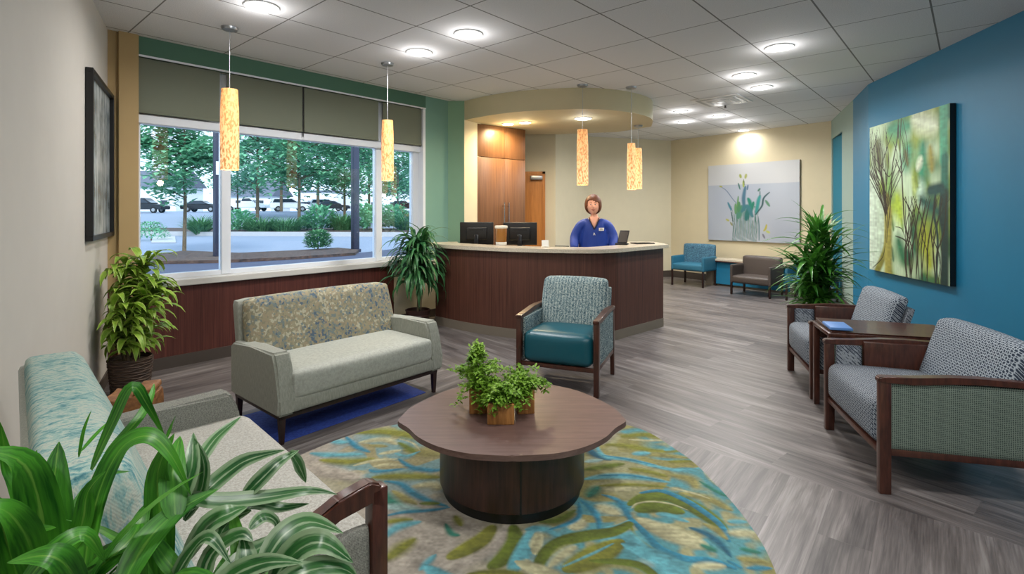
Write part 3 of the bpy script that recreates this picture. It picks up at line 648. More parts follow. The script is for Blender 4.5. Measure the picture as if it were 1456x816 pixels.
for i, ((x, y), w, h, sp, sd_, lb) in enumerate(PL):
    t = thing('planter', lb, 'potted plant', (x, y, .3605), .08*i, 'wooden cube planters on the coffee table'); rnd = random.Random(sd_)
    bm = BM(); vs = box(bm, -w/2, w/2, -w/2, w/2, 0, h, .004)
    for e in range(4):   # hollow rim
        pass
    obj('wooden_pot', bm, 'rustic', t)
    bm = BM(); box(bm, -w/2+.012, w/2-.012, -w/2+.012, w/2-.012, h-.004, h+.006, .003); obj('soil', bm, 'soil', t)
    bm = BM(); uvl = bm.loops.layers.uv.new('uv'); fern(bm, (0, 0, h), sp*1.35, sp*[1.35, 2.0, 1.2][i], [80, 60, 60][i], uvl, rnd); obj('foliage', bm, 'leaf_fern' if i < 2 else 'leaf_fern', t)
    if i == 1:
        bm = BM(); uvl = bm.loops.layers.uv.new('uv'); fern(bm, (-0.01, 0.02, h+.12), .06, .16, 26, uvl, rnd); obj('foliage_tip', bm, 'leaf_fern', t)

# ---------------------------------------------------------------- seating
def taper_leg(bm, x, y, z1, s0, s1, lean=(0, 0)):
    box(bm, -.5, .5, -.5, .5, 0, z1, 0, 1, lambda v: (x+lean[0]*(1-v.z/z1)+v.x*(s0+(s1-s0)*v.z/z1), y+lean[1]*(1-v.z/z1)+v.y*(s0+(s1-s0)*v.z/z1), v.z))
def loveseat(name, label, loc, rz, W, D, back_h, arms, mats, seat_z=.42, arm_z=.53, rec=.13, bt=.0):
    """front edge at y=0, back at y=D, x from 0 to W; arms=(kind at x=0, kind at x=W)"""
    t = thing(name, label, 'loveseat', (loc[0], loc[1], loc[2] if len(loc) > 2 else 0), rz)
    lo = 0.175
    bm = BM(); box(bm, .0, W, .0, .03, lo-.028, lo, .003); box(bm, 0, W, D-.03, D, lo-.028, lo, .003); box(bm, 0, .03, 0, D, lo-.028, lo, .003); box(bm, W-.03, W, 0, D, lo-.028, lo, .003)
    obj('base_rail', bm, 'espresso', t)
    wood_front = [a == 'wood' for a in arms]
    for ix, x in enumerate((.02, W-.02)):
        for y in (.02, D-.02):
            if y < .1 and wood_front[ix]: continue
            bm = BM(); taper_leg(bm, x, y, lo-.01, .022, .036); obj('leg', bm, 'espresso', t)
    aw = .085
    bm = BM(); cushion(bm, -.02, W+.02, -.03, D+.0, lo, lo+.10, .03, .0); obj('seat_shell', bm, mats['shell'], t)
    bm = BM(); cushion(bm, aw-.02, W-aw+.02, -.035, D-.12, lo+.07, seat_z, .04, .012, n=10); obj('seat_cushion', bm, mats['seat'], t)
    for ix, k in enumerate(arms):
        x0 = -.025 if ix == 0 else W-aw+.005; x1 = x0+aw+.02
        bm = BM()
        if k == 'fabric':
            prof = [(-.035, lo), (-.03, lo+.1), (.0, arm_z-.08), (.035, arm_z), (D*.55, arm_z-.01), (D-.02, arm_z-.02), (D+.01, arm_z-.05), (D+.005, lo)]
            xprism(bm, prof, x0, x1, .014)
            obj('arm', bm, mats['shell'], t)
        else:
            xa = .0 if ix == 0 else W-.045
            prof = [(-.02, arm_z-.03), (0.0, arm_z+.055), (.03, arm_z+.07), (.12, arm_z+.055), (.26, arm_z-.01), (.45, arm_z-.03), (D, arm_z-.03), (D, arm_z-.07), (.45, arm_z-.07), (.26, arm_z-.055), (.12, arm_z+.01), (.028, arm_z+.02)]
            xprism(bm, prof, xa, xa+.045, .006); obj('arm_rail', bm, 'walnut', t)
            bm = BM(); box(bm, xa, xa+.045, -.02, .028, 0, arm_z+.045, .005); obj('arm_post', bm, 'walnut', t)
            bm = BM(); cushion(bm, xa+.008, xa+.04, .03, D, lo+.02, arm_z-.05, .01, .004); obj('arm_panel', bm, mats['panel'], t)
    # reclined back
    def lean(v): 
        k = (v.z-.30)/(back_h-.30); return (v.x+(W/2-v.x)*.03*k, v.y+rec*k, v.z)
    bm = BM(); cushion(bm, .0, W, D-.115, D-.02, .22, back_h-.01-bt*.5, .03, .0, lean); obj('back_frame', bm, mats['back'], t)
    bm = BM(); cushion(bm, .03, W-.03, D-.21, D-.10+bt, .36, back_h, .035, .012, lean, n=10); obj('back_cushion', bm, mats['pat'], t)
    return t
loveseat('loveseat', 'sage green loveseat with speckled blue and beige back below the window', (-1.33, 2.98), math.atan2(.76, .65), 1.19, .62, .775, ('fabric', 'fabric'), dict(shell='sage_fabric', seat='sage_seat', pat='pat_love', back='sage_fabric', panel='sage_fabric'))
def ls(x, y, o=(-1.33, 2.98), a=math.atan2(.76, .65)): return (o[0]+x*math.cos(a)-y*math.sin(a), o[1]+x*math.sin(a)+y*math.cos(a))
bm = BM(); prism(bm, [ls(.0, .03), ls(1.12, .05), ls(1.16, .60), ls(.02, .62)], .001, .006, .001); tag(obj('floor_mat', bm, 'blue_mat'), 'thin blue mat on the floor under the window loveseat', 'mat')  # bluish light on the floor, painted as a flat coloured sheet
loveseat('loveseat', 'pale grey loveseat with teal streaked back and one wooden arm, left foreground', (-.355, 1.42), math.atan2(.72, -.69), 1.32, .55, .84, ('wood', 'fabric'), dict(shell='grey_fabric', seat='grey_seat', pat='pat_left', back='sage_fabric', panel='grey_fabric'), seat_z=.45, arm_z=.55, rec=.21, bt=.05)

def armchair(label, loc, rz, W, D, back_h, seat_m, back_m, side_m, out_m, group=None, armz=.56, rise=.02, seat_z=.44, board=False):
    t = thing('armchair', label, 'armchair', (loc[0], loc[1], 0), rz, group)
    p = .04
    for x in (0, W-p):
        bm = BM(); box(bm, x, x+p, 0, .05, 0, armz-.012, .005, f=lambda v: (v.x, v.y, v.z)); obj('front_leg', bm, 'walnut', t)
        bm = BM(); box(bm, x+.003, x+p-.003, D-.05, D-.01, 0, armz, .005, f=lambda v: (v.x, v.y+.04*(1-v.z/armz)*1.0, v.z)); obj('rear_leg', bm, 'walnut', t)
        prof = [(-.006, armz-.03), (-.006, armz-.004), (.012, armz), (.14, armz+.004), (.30, armz+rise*.9), (.42, armz+rise), (D, armz+rise*.6), (D, armz+rise*.6-.028), (.42, armz-.028+rise), (.30, armz-.03+rise*.8), (.14, armz-.03)]
        bm = BM(); xprism(bm, prof, x-.003, x+p+.003, .005); obj('arm_rail', bm, 'walnut', t)
        bm = BM(); xo = x+.006; cushion(bm, xo, xo+.028, .045, D-.02, .215, armz-.018, .008, .002); obj('side_panel', bm, out_m, t)
        if board and x == 0:
            bm = BM(); box(bm, p-.03, p+.03, .20, D-.02, .33, armz+.0, .006); obj('arm_board', bm, 'walnut', t)
        bm = BM(); xi = p-.006 if x == 0 else W-p-.02; cushion(bm, xi, xi+.026, .055, (.19 if board and x == 0 else D-.05), .21, armz-.03, .008, .002); obj('inner_side_panel', bm, side_m, t)
        bm = BM(); box(bm, x+.006, x+p-.006, .04, D-.03, .185, .217, .003); obj('side_rail', bm, 'walnut', t)
    bm = BM(); box(bm, p, W-p, .008, .04, .175, .205, .003); obj('front_rail', bm, 'walnut', t); bm = BM(); box(bm, p, W-p, D-.04, D-.015, .19, .217, .003); obj('rear_rail', bm, 'walnut', t)
    bm = BM(); cushion(bm, p+.014, W-p-.014, .0, D-.06, .205, seat_z, .05, .015, n=10, f=lambda v: (v.x, v.y, v.z-.02*max(0, (v.y/D)))); obj('seat_cushion', bm, seat_m, t)
    def lean(v):
        k = (v.z-.36)/(back_h-.36); return (v.x, v.y+.12*k, v.z)
    bm = BM(); cushion(bm, p+.012, W-p-.012, D-.20, D-.10, .38, back_h, .032, .012, lean, n=10); obj('back_cushion', bm, back_m, t)
    bm = BM(); cushion(bm, p-.01, W-p+.01, D-.11, D-.06, .22, back_h-.07, .012, 0, lean); obj('back_frame', bm, out_m, t)
    return t
armchair('armchair with teal vinyl seat and grey braided back before the reception desk', (.03, 3.98), math.atan2(-.376, .925), .64, .60, .79, 'teal_vinyl', 'pat_teal', 'pat_teal', 'pat_teal')
armchair('blue grey patterned armchair at the right edge, nearest the camera', (1.945, 3.25), math.atan2(-.97, -.24), .79, .66, .73, 'pat_right_seat', 'pat_right', 'pat_right_seat', 'pat_mesh', 'blue grey armchairs along the teal wall', seat_z=.43, board=True)
armchair('blue grey patterned armchair farther along the teal wall, beside the big plant', (2.345, 4.44), math.atan2(-.96, -.28), .74, .62, .745, 'pat_right_seat', 'pat_right', 'pat_right_seat', 'pat_right_seat', 'blue grey armchairs along the teal wall', seat_z=.43, board=True)
# wooden side table between them
sx = (2.00, 3.29); ang = math.atan2(.285, .96)+0
t = thing('side_table', 'dark wooden side table with raised leaf between the two patterned armchairs', 'side table', (sx[0]+.015, sx[1]+.0, 0), math.atan2(-.27, .963))
# local: x depth (towards the wall), y along the row
bm = BM(); box(bm, .0, .74, .04, .40, .545, .57, .004, f=lambda v: (v.x, v.y, v.z)); obj('table_top', bm, 'walnut', t)
bm = BM(); xprism(bm, [(.40, .572), (.05, .572), (.05, .578), (.20, .584), (.40, .60)], .02, .70, .002); 
for v in bm.verts: v.co.y = v.co.y*(1-.35*max(0, v.co.x-.3)) ; 
obj('raised_leaf', bm, M['walnut'], t)
bm = BM(); box(bm, .20, .72, .06, .085, .43, .545, .003); box(bm, .04, .72, .36, .385, .47, .545, .003); box(bm, .70, .725, .06, .385, .43, .545, .003); obj('apron', bm, 'walnut', t, False)
for x, y in ((.0, .04), (.0, .36), (.70, .04), (.70, .36)):
    bm = BM(); box(bm, x, x+.035, y, y+.035, 0, .546, .003); obj('leg', bm, 'walnut', t)
M_ = t.matrix_basis
bm = BM(); box(bm, 0, .13, 0, .17, 0, .012, .001); box(bm, .002, .127, .002, .168, .012, .016, .001)
o = obj('booklet', bm, 'blue_paper'); o.location = (2.045, 3.345, .587); o.rotation_euler = (.04, 0, math.atan2(-.27, .963)); tag(o, 'small blue booklet lying on the wooden side table', 'booklet')

# ---------------------------------------------------------------- reception desk
front = [tuple(p) for p in catmull([(-.91, 6.2), (-.5, 5.84), (-.02, 5.54), (.45, 5.38), (.84, 5.33), (1.06, 5.43), (1.27, 5.62), (1.77, 6.09)], 8)]
def offset(path, d):
    out = []
    for i, p in enumerate(path):
        a = Vector(path[max(i-1, 0)]); b = Vector(path[min(i+1, len(path)-1)]); tn = (b-a).normalized(); n = Vector((tn.y, -tn.x)); out.append((p[0]+n.x*d, p[1]+n.y*d))
    return out
desk = thing('reception_desk', 'curved dark wood reception desk with pale counter top', 'reception desk', (.4, 6, 0))
mv = Matrix.Translation((-.4, -6, 0))
def dpart(name, bm, m, **k): bm.transform(mv); return obj(name, bm, m, desk, **k)
full = [(-.95, 6.54)]+front+[(1.72, 6.55)]
bm = BM(); prism(bm, full+offset(full, -.06)[::-1], .10, .92); dpart('front_panel', bm, 'panel_desk')
fk = offset(full, .004); bm = BM(); prism(bm, fk+offset(full, -.05)[::-1], 0, .10); dpart('toe_kick', bm, 'kick')
of = offset(full, .05); of[-1] = (1.80, 6.62); of[-2] = (1.84, 6.10); of[0] = (-.99, 6.55); inn = offset(full, -.30); inn[0] = (-.69, 6.64); inn[-1] = (1.42, 6.62); inn[1] = (-.66, 6.36)
inn = [inn[0], inn[1]]+inn[5:-4]+[inn[-1]]
bm = BM(); prism(bm, of+inn[::-1], .92, .96, .006); dpart('counter_top', bm, 'counter', smooth=False)
w_in = offset(front, -.78)
bm = BM(); prism(bm, [(-.66, 6.40), (0.02, 5.85), (.8, 5.65), (1.35, 6.15), (1.4, 6.55), (1.1, 6.12), (.8, 6.02), (.45, 6.10), (.15, 6.75), (-.64, 6.86)], .70, .73); dpart('work_surface', bm, 'counter', smooth=False)
bm = BM(); box(bm, -.60, -.56, 6.42, 6.83, 0, .70); dpart('support_panel', bm, 'panel_desk', smooth=False); bm = BM(); box(bm, .05, .09, 6.2, 6.7, 0, .70); dpart('support_panel', bm, 'panel_desk', smooth=False)

# tall cabinet
ca = math.atan2(.58, .675)
cab = thing('wood_cabinet', 'tall walnut cabinet with double doors behind the desk', 'cabinet', (-.478, 7.08, 0), ca)
cw = .89
bm = BM(); box(bm, 0, cw, .02, .34, 0, 2.545); obj('body', bm, 'cab', cab, False)
for i, (x0, x1) in enumerate(((.0, cw*.56), (cw*.56, cw))):
    x0 += .002; x1 -= .002
    bm = BM(); box(bm, x0, x1, 0, .02, .06, 2.09, .002); d = obj('door', bm, 'cab', cab)
    hx = x1-.045 if i == 0 else x0+.035
    bm = BM(); tube(bm, [(hx, -.045, .95), (hx, -.045, 1.47)], .008, 8); tube(bm, [(hx, 0, 1.0), (hx, -.045, 1.0)], .006, 6); tube(bm, [(hx, 0, 1.42), (hx, -.045, 1.42)], .006, 6); obj('handle', bm, 'chrome', d)
    bm = BM(); box(bm, x0, x1, 0, .02, 2.097, 2.54, .002); obj('upper_door', bm, 'cab', cab)

# things on the desk
def monitor(x, y, rz, label):
    t = thing('computer_monitor', label, 'monitor', (x, y, .7305), rz, 'black computer monitors on the desk')
    bm = BM(); box(bm, -.21, .21, -.02, .015, .20, .48, .008, 3); obj('housing', bm, 'black', t)
    bm = BM(); box(bm, -.13, .13, .015, .05, .26, .42, .014, 3); box(bm, -.09, .09, .05, .052, .38, .40); obj('rear_cover', bm, 'black', t)
    bm = BM(); box(bm, -.2, .2, -.022, -.0195, .215, .465); obj('screen', bm, 'black_gloss', t, False)
    bm = BM(); box(bm, -.03, .03, .03, .055, .01, .33, .006); obj('stand', bm, 'black_gloss', t)
    bm = BM(); box(bm, -.11, .11, -.05, .11, 0, .012, .004); obj('foot', bm, 'black', t)
monitor(-.44, 6.50, PI-.05, 'black monitor seen from behind at the left end of the desk')
monitor(.10, 6.45, PI-.1, 'black monitor seen from behind, right of the amber jar')
t = thing('jar', 'square amber jar with pale lid between the two monitors', 'jar', (-.125, 6.03, .9605))
bm = BM(); lathe(bm, [(.055, 0), (.06, .01), (.068, .19), (.066, .195)], n=24); obj('glass_body', bm, 'amber', t)
bm = BM(); lathe(bm, [(.072, .19), (.074, .195), (.074, .215), (.068, .22)], n=24); obj('lid', bm, 'paper', t)
bm = BM(); lathe(bm, [(.063, .0), (.0635, .03), (.062, .032)], n=24); obj('band', bm, 'paper', t)
t = thing('card_holder', 'small white card holder on the counter right of the monitors', 'card holder', (.36, 5.62, .9605), .1)
bm = BM(); box(bm, -.04, .04, -.02, .025, 0, .012, .002); obj('base', bm, 'paper', t)
bm = BM(); box(bm, -.038, .038, -.002, .003, .01, .075, 0, 1, lambda v: (v.x, v.y+v.z*.25, v.z)); obj('card', bm, 'badge', t, False)
t = thing('desk_phone', 'black desk phone display tilted up on the counter beside the worker', 'phone', (1.27, 6.02, .9605), -.35)
bm = BM(); box(bm, -.07, .07, -.05, .06, 0, .018, .004); obj('base', bm, 'black', t)
bm = BM(); box(bm, -.055, .055, -.012, .012, .01, .165, .005, 2, lambda v: (v.x+v.z*.18, v.y+v.z*.25, v.z)); obj('display', bm, 'black', t)
bm = BM(); box(bm, -.045, .045, -.0135, -.011, .03, .15, 0, 1, lambda v: (v.x+v.z*.18, v.y+v.z*.25, v.z)); obj('screen', bm, 'base_dark', t, False)
t = thing('tablet', 'flat black tablet lying at the right end of the counter', 'tablet', (1.56, 6.22, .9605), .3)
bm = BM(); box(bm, -.12, .12, -.08, .08, 0, .012, .003); obj('case', bm, 'black', t)
bm = BM(); box(bm, -.11, .11, -.07, .07, .012, .013); obj('screen', bm, 'black_gloss', t, False)
bm = BM(); tube(bm, [(.47, 5.70, .967), (.62, 5.66, .967)], .005, 6); tag(obj('pen', bm, 'black'), 'black pen on the counter left of the worker', 'pen')

# ---------------------------------------------------------------- person
def skin_mesh(joints, edges, root, sub=2):
    me = bpy.data.meshes.new('sk'); me.from_pydata([j[0] for j in joints], edges, [])
    o = bpy.data.objects.new('sk', me); C.objects.link(o)
    md = o.modifiers.new('s', 'SKIN')
    for i, j in enumerate(joints):
        sv = me.skin_vertices[0].data[i]; r = j[1]; sv.radius = r if hasattr(r, '__len__') else (r, r); sv.use_root = (i == root)
    md.use_smooth_shade = True
    ss = o.modifiers.new('u', 'SUBSURF'); ss.levels = sub; ss.render_levels = sub
    bpy.context.view_layer.update(); dg = bpy.context.evaluated_depsgraph_get()
    res = bpy.data.meshes.new_from_object(o.evaluated_get(dg)); bpy.data.objects.remove(o); return res
def remesh(bm, vox):
    me = bpy.data.meshes.new('rm'); bm.to_mesh(me); bm.free(); o = bpy.data.objects.new('rm', me); C.objects.link(o)
    md = o.modifiers.new('r', 'REMESH'); md.mode = 'VOXEL'; md.voxel_size = vox; md.use_smooth_shade = True
    sm = o.modifiers.new('m', 'SMOOTH'); sm.iterations = 4; sm.factor = .5
    bpy.context.view_layer.update(); dg = bpy.context.evaluated_depsgraph_get()
    res = bpy.data.meshes.new_from_object(o.evaluated_get(dg)); bpy.data.objects.remove(o); return res
def head_bm(bm, c, w, d, h):
    t = BM(); bmesh.ops.create_uvsphere(t, u_segments=40, v_segments=28, radius=1)
    for v in t.verts:
        x, y, z = v.co
        k = 1-.30*max(0, -z)**1.6          # narrower jaw
        fy = -y
        X = x*k*w; Y = y*(1-.12*max(0, -z))*d; Z = z*h
        if fy > .2:
            nose = math.exp(-((x/.13)**2+((z+.12)/.20)**2)); Y -= nose*.024
            Y -= .008*math.exp(-((x/.3)**2+((z+.78)/.14)**2))      # chin
            for sx_ in (-1, 1):
                Y += .009*math.exp(-(((x-sx_*.36)/.17)**2+((z-.08)/.12)**2))   # eye sockets
                Y -= .006*math.exp(-(((x-sx_*.45)/.2)**2+((z+.25)/.2)**2))     # cheeks
            Y -= .005*math.exp(-((x/.28)**2+((z+.47)/.07)**2))
        v.co = Vector((c[0]+X, c[1]+Y, c[2]+Z))
    for sx_ in (-1, 1):
        e = bmesh.ops.create_uvsphere(t, u_segments=12, v_segments=8, radius=1)
        for v in e['verts']: v.co = Vector((c[0]+sx_*(w*.98)+v.co.x*.010, c[1]+.01+v.co.y*.018, c[2]-.005+v.co.z*.03))
    me = bpy.data.meshes.new('h'); t.to_mesh(me); t.free(); bm.from_mesh(me); bpy.data.meshes.remove(me)
# standing figure, face towards -y, arms down with hands on the work surface
J = [((0, .01, .86), (.125, .10)), ((0, .015, 1.0), (.115, .085)), ((0, .01, 1.14), (.13, .09)), ((0, .015, 1.215), (.08, .055)), ((0, .01, 1.275), .043), ((0, .0, 1.345), .046),
     ((.165, .01, 1.19), .048), ((.235, .0, 1.02), .040), ((.20, -.17, .86), .031), ((.17, -.26, .80), .024),
     ((-.165, .01, 1.19), .048), ((-.245, .0, 1.02), .040), ((-.22, -.17, .86), .031), ((-.19, -.26, .80), .024),
     ((.085, .01, .74), .085), ((.09, .0, .42), .052), ((.09, .02, .08), .036), ((.10, -.10, .035), .032),
     ((-.085, .01, .74), .085), ((-.09, .0, .42), .052), ((-.09, .02, .08), .036), ((-.10, -.10, .035), .032)]
E = [(0, 1), (1, 2), (2, 3), (3, 4), (4, 5), (3, 6), (6, 7), (7, 8), (8, 9), (3, 10), (10, 11), (11, 12), (12, 13), (0, 14), (14, 15), (15, 16), (16, 17), (0, 18), (18, 19), (19, 20), (20, 21)]
PX, PY = 1.0, 6.33
per = thing('person', 'person with short brown hair in a blue v-neck scrub top standing behind the desk', 'person', (PX, PY, 0), -.16)
bm = BM(); me = skin_mesh(J, E, 0); bm.from_mesh(me)
for s in (1, -1):       # hands: palm, four fingers, thumb
    wx, wy, wz = s*(.17 if s > 0 else .19), -.26, .80
    hj = [((wx, wy, wz), .02), ((wx-s*.004, wy-.05, wz-.022), (.032, .014))]; he = [(0, 1)]
    for k, (dx, ln) in enumerate(((-.026, .062), (-.009, .072), (.009, .068), (.025, .052))):
        b = len(hj); hj += [((wx+dx, wy-.08, wz-.03), .0095), ((wx+dx*1.15, wy-.08-ln*.55, wz-.034), .0085), ((wx+dx*1.2, wy-.08-ln, wz-.048), .0075)]
        he += [(1, b), (b, b+1), (b+1, b+2)]
    b = len(hj); hj += [((wx-s*.034, wy-.045, wz-.03), .011), ((wx-s*.05, wy-.075, wz-.038), .0095), ((wx-s*.052, wy-.098, wz-.045), .008)]; he += [(0, b), (b, b+1), (b+1, b+2)]
    hm = skin_mesh(hj, he, 0, 1); bm.from_mesh(hm)
hc = Vector((-.012, -.02, 1.418))
head_bm(bm, hc, .083, .092, .114)
me = remesh(bm, .0055); me.name = 'person_body'; me.materials.clear(); me.materials.append(M['skin'])
bo = bpy.data.objects.new('body', me); C.objects.link(bo); bo.parent = per
# scrub top: torso, sleeves to the elbow and beyond
JT = [((0, .01, .78), (.215, .135)), ((0, .015, .95), (.21, .125)), ((0, .005, 1.10), (.18, .118)), ((0, .015, 1.215), (.12, .078)), ((.165, .012, 1.185), .066), ((.235, .0, 1.03), .066), ((.222, -.15, .88), .052), ((-.165, .012, 1.185), .066), ((-.24, .0, 1.03), .066), ((-.235, -.15, .88), .052), ((0, .015, 1.268), (.080, .072))]
ET = [(0, 1), (1, 2), (2, 3), (3, 4), (4, 5), (5, 6), (3, 7), (7, 8), (8, 9), (3, 10)]
bm = BM(); bm.from_mesh(skin_mesh(JT, ET, 0)); me = remesh(bm, .009)
bm = BM(); bm.from_mesh(me)
dead = [f for f in bm.faces if (lambda c: (c.y < .03 and c.z > 1.135 and abs(c.x) < (c.z-1.135)*.52) or c.z > 1.268 or c.z < .775)(f.calc_center_median())]
bmesh.ops.delete(bm, geom=dead, context='FACES'); me2 = obj('scrub_top', bm, 'scrub', per)
md = me2.modifiers.new('t', 'SOLIDIFY'); md.thickness = .004
# chest under the V so that skin shows close behind the opening
bm = BM(); cushion(bm, -.06, .06, -.072, -.02, 1.13, 1.28, .02, .01, lambda v: (v.x*(.3+.7*(v.z-1.13)/.15), v.y+(v.z-1.13)*.22, v.z)); obj('chest', bm, 'skin', per)
for s in (1, -1):
    bm = BM(); tube(bm, [(0, -.112, 1.130), (s*.03, -.098, 1.19), (s*.058, -.06, 1.245), (s*.055, .0, 1.272)], .007, 6); obj('collar_trim', bm, 'navy', per)
bm = BM(); JP = [((0, .01, .84), (.135, .11)), ((.085, .01, .74), .095), ((.09, .0, .42), .068), ((.09, .02, .10), .055), ((-.085, .01, .74), .095), ((-.09, .0, .42), .068), ((-.09, .02, .10), .055)]
bm.from_mesh(skin_mesh(JP, [(0, 1), (1, 2), (2, 3), (0, 4), (4, 5), (5, 6)], 0)); obj('trousers', bm, 'navy', per)
for s in (1, -1):
    bm = BM(); cushion(bm, s*.095-.045, s*.095+.045, -.17, .07, 0, .075, .03, .0); obj('shoe', bm, 'black', per)
    bm = BM(); e = bmesh.ops.create_uvsphere(bm, u_segments=12, v_segments=8, radius=.0085)
    for v in bm.verts: v.co += Vector((hc.x+s*.026, hc.y-.078, hc.z+.010))
    ey = obj('eye', bm, 'eye_white', per)
    bm = BM(); bmesh.ops.create_uvsphere(bm, u_segments=10, v_segments=6, radius=.0068)
    for v in bm.verts: v.co += Vector((hc.x+s*.026-.002, hc.y-.0845, hc.z+.010))
    obj('iris', bm, 'black', ey)
    bm = BM(); tube(bm, [(hc.x+s*.012, hc.y-.089, hc.z+.030), (hc.x+s*.026, hc.y-.088, hc.z+.035), (hc.x+s*.042, hc.y-.076, hc.z+.030)], [.002, .003, .0015], 6); obj('eyebrow', bm, 'hair', per)
bm = BM(); tube(bm, [(hc.x-.024, hc.y-.073, hc.z-.046), (hc.x-.010, hc.y-.0845, hc.z-.054), (hc.x+.010, hc.y-.0845, hc.z-.054), (hc.x+.024, hc.y-.073, hc.z-.046)], [.002, .006, .006, .002], 8); obj('mouth', bm, 'lip', per)
# hair: bob cap with open face
bm = BM(); bmesh.ops.create_uvsphere(bm, u_segments=48, v_segments=36, radius=1)
for v in bm.verts:
    x, y, z = v.co; zz = z if z > 0 else z*1.0
    fl_ = 1+.10*max(0, -z)
    v.co = Vector((hc.x+x*.101*fl_, hc.y+.014+y*.106, hc.z+.012+zz*.124))
def face_open(c):
    dx = abs(c.x-hc.x); dz = c.z-hc.z
    return (c.y < hc.y-.015 and dx < .076-.25*max(0, dz) and dz < .066-.35*max(0, (c.x-hc.x+.02))) or dz < -.105
bmesh.ops.delete(bm, geom=[f for f in bm.faces if face_open(f.calc_center_median())], context='FACES')
o = obj('hair', bm, 'hair', per); md = o.modifiers.new('t', 'SOLIDIFY'); md.thickness = .012; md.offset = -.6
bm = BM(); box(bm, .055, .115, -.1185, -.115, 1.115, 1.15, .001, 2, lambda v: (v.x, v.y+(v.x-.085)*.35, v.z)); bd = obj('name_badge', bm, 'badge', per)
bm = BM(); 
for k in range(3): box(bm, .066+.002*k, .104-.004*k, -.1195, -.1186, 1.124+.008*k, 1.128+.008*k, 0, 1, lambda v: (v.x, v.y+(v.x-.085)*.35, v.z))
obj('badge_lines', bm, 'kick', bd, False)
bm = BM(); xp = [(-.012, 1.062), (-.004, 1.092), (.002, 1.092), (.014, 1.062), (.007, 1.062), (-.001, 1.08), (-.006, 1.062)]
vs = [bm.verts.new((x, -.121, z)) for x, z in xp]; bm.faces.new(vs); r = bmesh.ops.extrude_face_region(bm, geom=bm.faces[:]); [setattr(v.co, 'y', -.118) for v in r['geom'] if isinstance(v, bmesh.types.BMVert)]
obj('chest_emblem', bm, 'badge', per, False)

# ---------------------------------------------------------------- far waiting corner
def simple_chair(name, label, loc, rz, W, D, seat, back, h, sm, bmn, group=None, arm=.46, legm='espresso'):
    t = thing(name, label, 'armchair', (*loc, 0), rz, group)
    for x in (.0, W-.03):
        for y in (0, D-.03):
            bm = BM(); box(bm, x, x+.03, y, y+.03, 0, arm if y == 0 else arm, .003); obj('leg', bm, legm, t)
        bm = BM(); cushion(bm, x-.005, x+.04, -.005, D, seat-.12, arm+.01, .014, .002); obj('arm', bm, sm, t)
    bm = BM(); cushion(bm, .02, W-.02, -.005, D-.04, seat-.12, seat, .03, .01); obj('seat_cushion', bm, sm, t)
    bm = BM(); cushion(bm, .01, W-.01, D-.10, D, seat-.1, h, .03, .006, lambda v: (v.x, v.y+.1*(v.z-seat), v.z)); obj('backrest', bm, bmn, t)
    return t
simple_chair('armchair', 'dark grey brown vinyl armchair below the flower canvas', (3.55, 8.47), math.atan2(-.77, .64), .64, .46, .31, .6, .61, 'dark_vinyl', 'dark_vinyl', arm=.47)
simple_chair('armchair', 'blue armchair with darker patterned back in the far left corner', (2.92, 9.55), math.atan2(-.95, .30)+.45, .62, .50, .40, .6, .74, 'blue_chair', 'blue_pat', arm=.52)
simple_chair('armchair', 'blue armchair half hidden behind the tall floor plant', (4.12, 7.85), math.atan2(-.77, .64)+.1, .60, .46, .38, .6, .60, 'blue_chair', 'blue_chair', arm=.48)
# long low console with teal panels along the far wall
fd = Vector((.6206, -.7841, 0)); fang = math.atan2(fd.y, fd.x)
t = thing('console_table', 'long low console with pale top and teal panel against the far wall', 'console table', (3.36, 10.35, 0), fang)
bm = BM(); box(bm, .74, 2.35, -.36, -.02, .455, .49, .004); obj('table_top', bm, 'counter', t, False)
bm = BM(); box(bm, .742, 2.348, -.362, -.34, .44, .456); obj('top_edge', bm, 'walnut', t, False)
bm = BM(); box(bm, .76, .88, -.35, -.04, 0, .455); obj('leg_panel', bm, 'kick', t, False)
bm = BM(); box(bm, .92, 2.24, -.30, -.28, .04, .44); obj('teal_panel', bm, 'teal', t, False)
bm = BM(); box(bm, 2.24, 2.34, -.35, -.04, 0, .455); obj('leg_panel', bm, 'kick', t, False)

# ---------------------------------------------------------------- canvases
def canvas(name, label, cat, p0, p1, z0, z1, th, nx, nz, paintf, off=.006, rim='black'):
    """front face grid from p0 (picture left) to p1 (picture right)"""
    p0 = Vector((*p0, 0)); p1 = Vector((*p1, 0)); d = (p1-p0); w = d.length; d.normalize(); n = Vector((d.y, -d.x, 0))
    if n.dot(Vector((.6, 3, 0))-p0) < 0: n = -n
    t = thing(name, label, cat, p0+n*off+Vector((0, 0, z0)), 0)
    u, v = np.meshgrid(np.linspace(0, 1, nx), np.linspace(0, 1, nz)); U = np.stack([u.ravel(), v.ravel()], 1)   # v down
    col = paintf(U)
    verts = [tuple(d*(a*w)+n*th+Vector((0, 0, (1-b)*(z1-z0)))) for a, b in U]
    faces = [(j*nx+i, j*nx+i+1, (j+1)*nx+i+1, (j+1)*nx+i) for j in range(nz-1) for i in range(nx-1)]
    me = bpy.data.meshes.new('picture'); me.from_pydata(verts, [], faces); me.materials.append(M['paint']); set_col(me, col)
    o = bpy.data.objects.new('picture', me); C.objects.link(o); o.parent = t
    bm = BM(); q = [Vector((0, 0, 0)), d*w, d*w+n*(th-.001), n*(th-.001)]; prism(bm, [(a.x, a.y) for a in q], 0, z1-z0); obj('stretcher', bm, rim, t, False)
    return t
def a3(c): return np.array(c[:3])
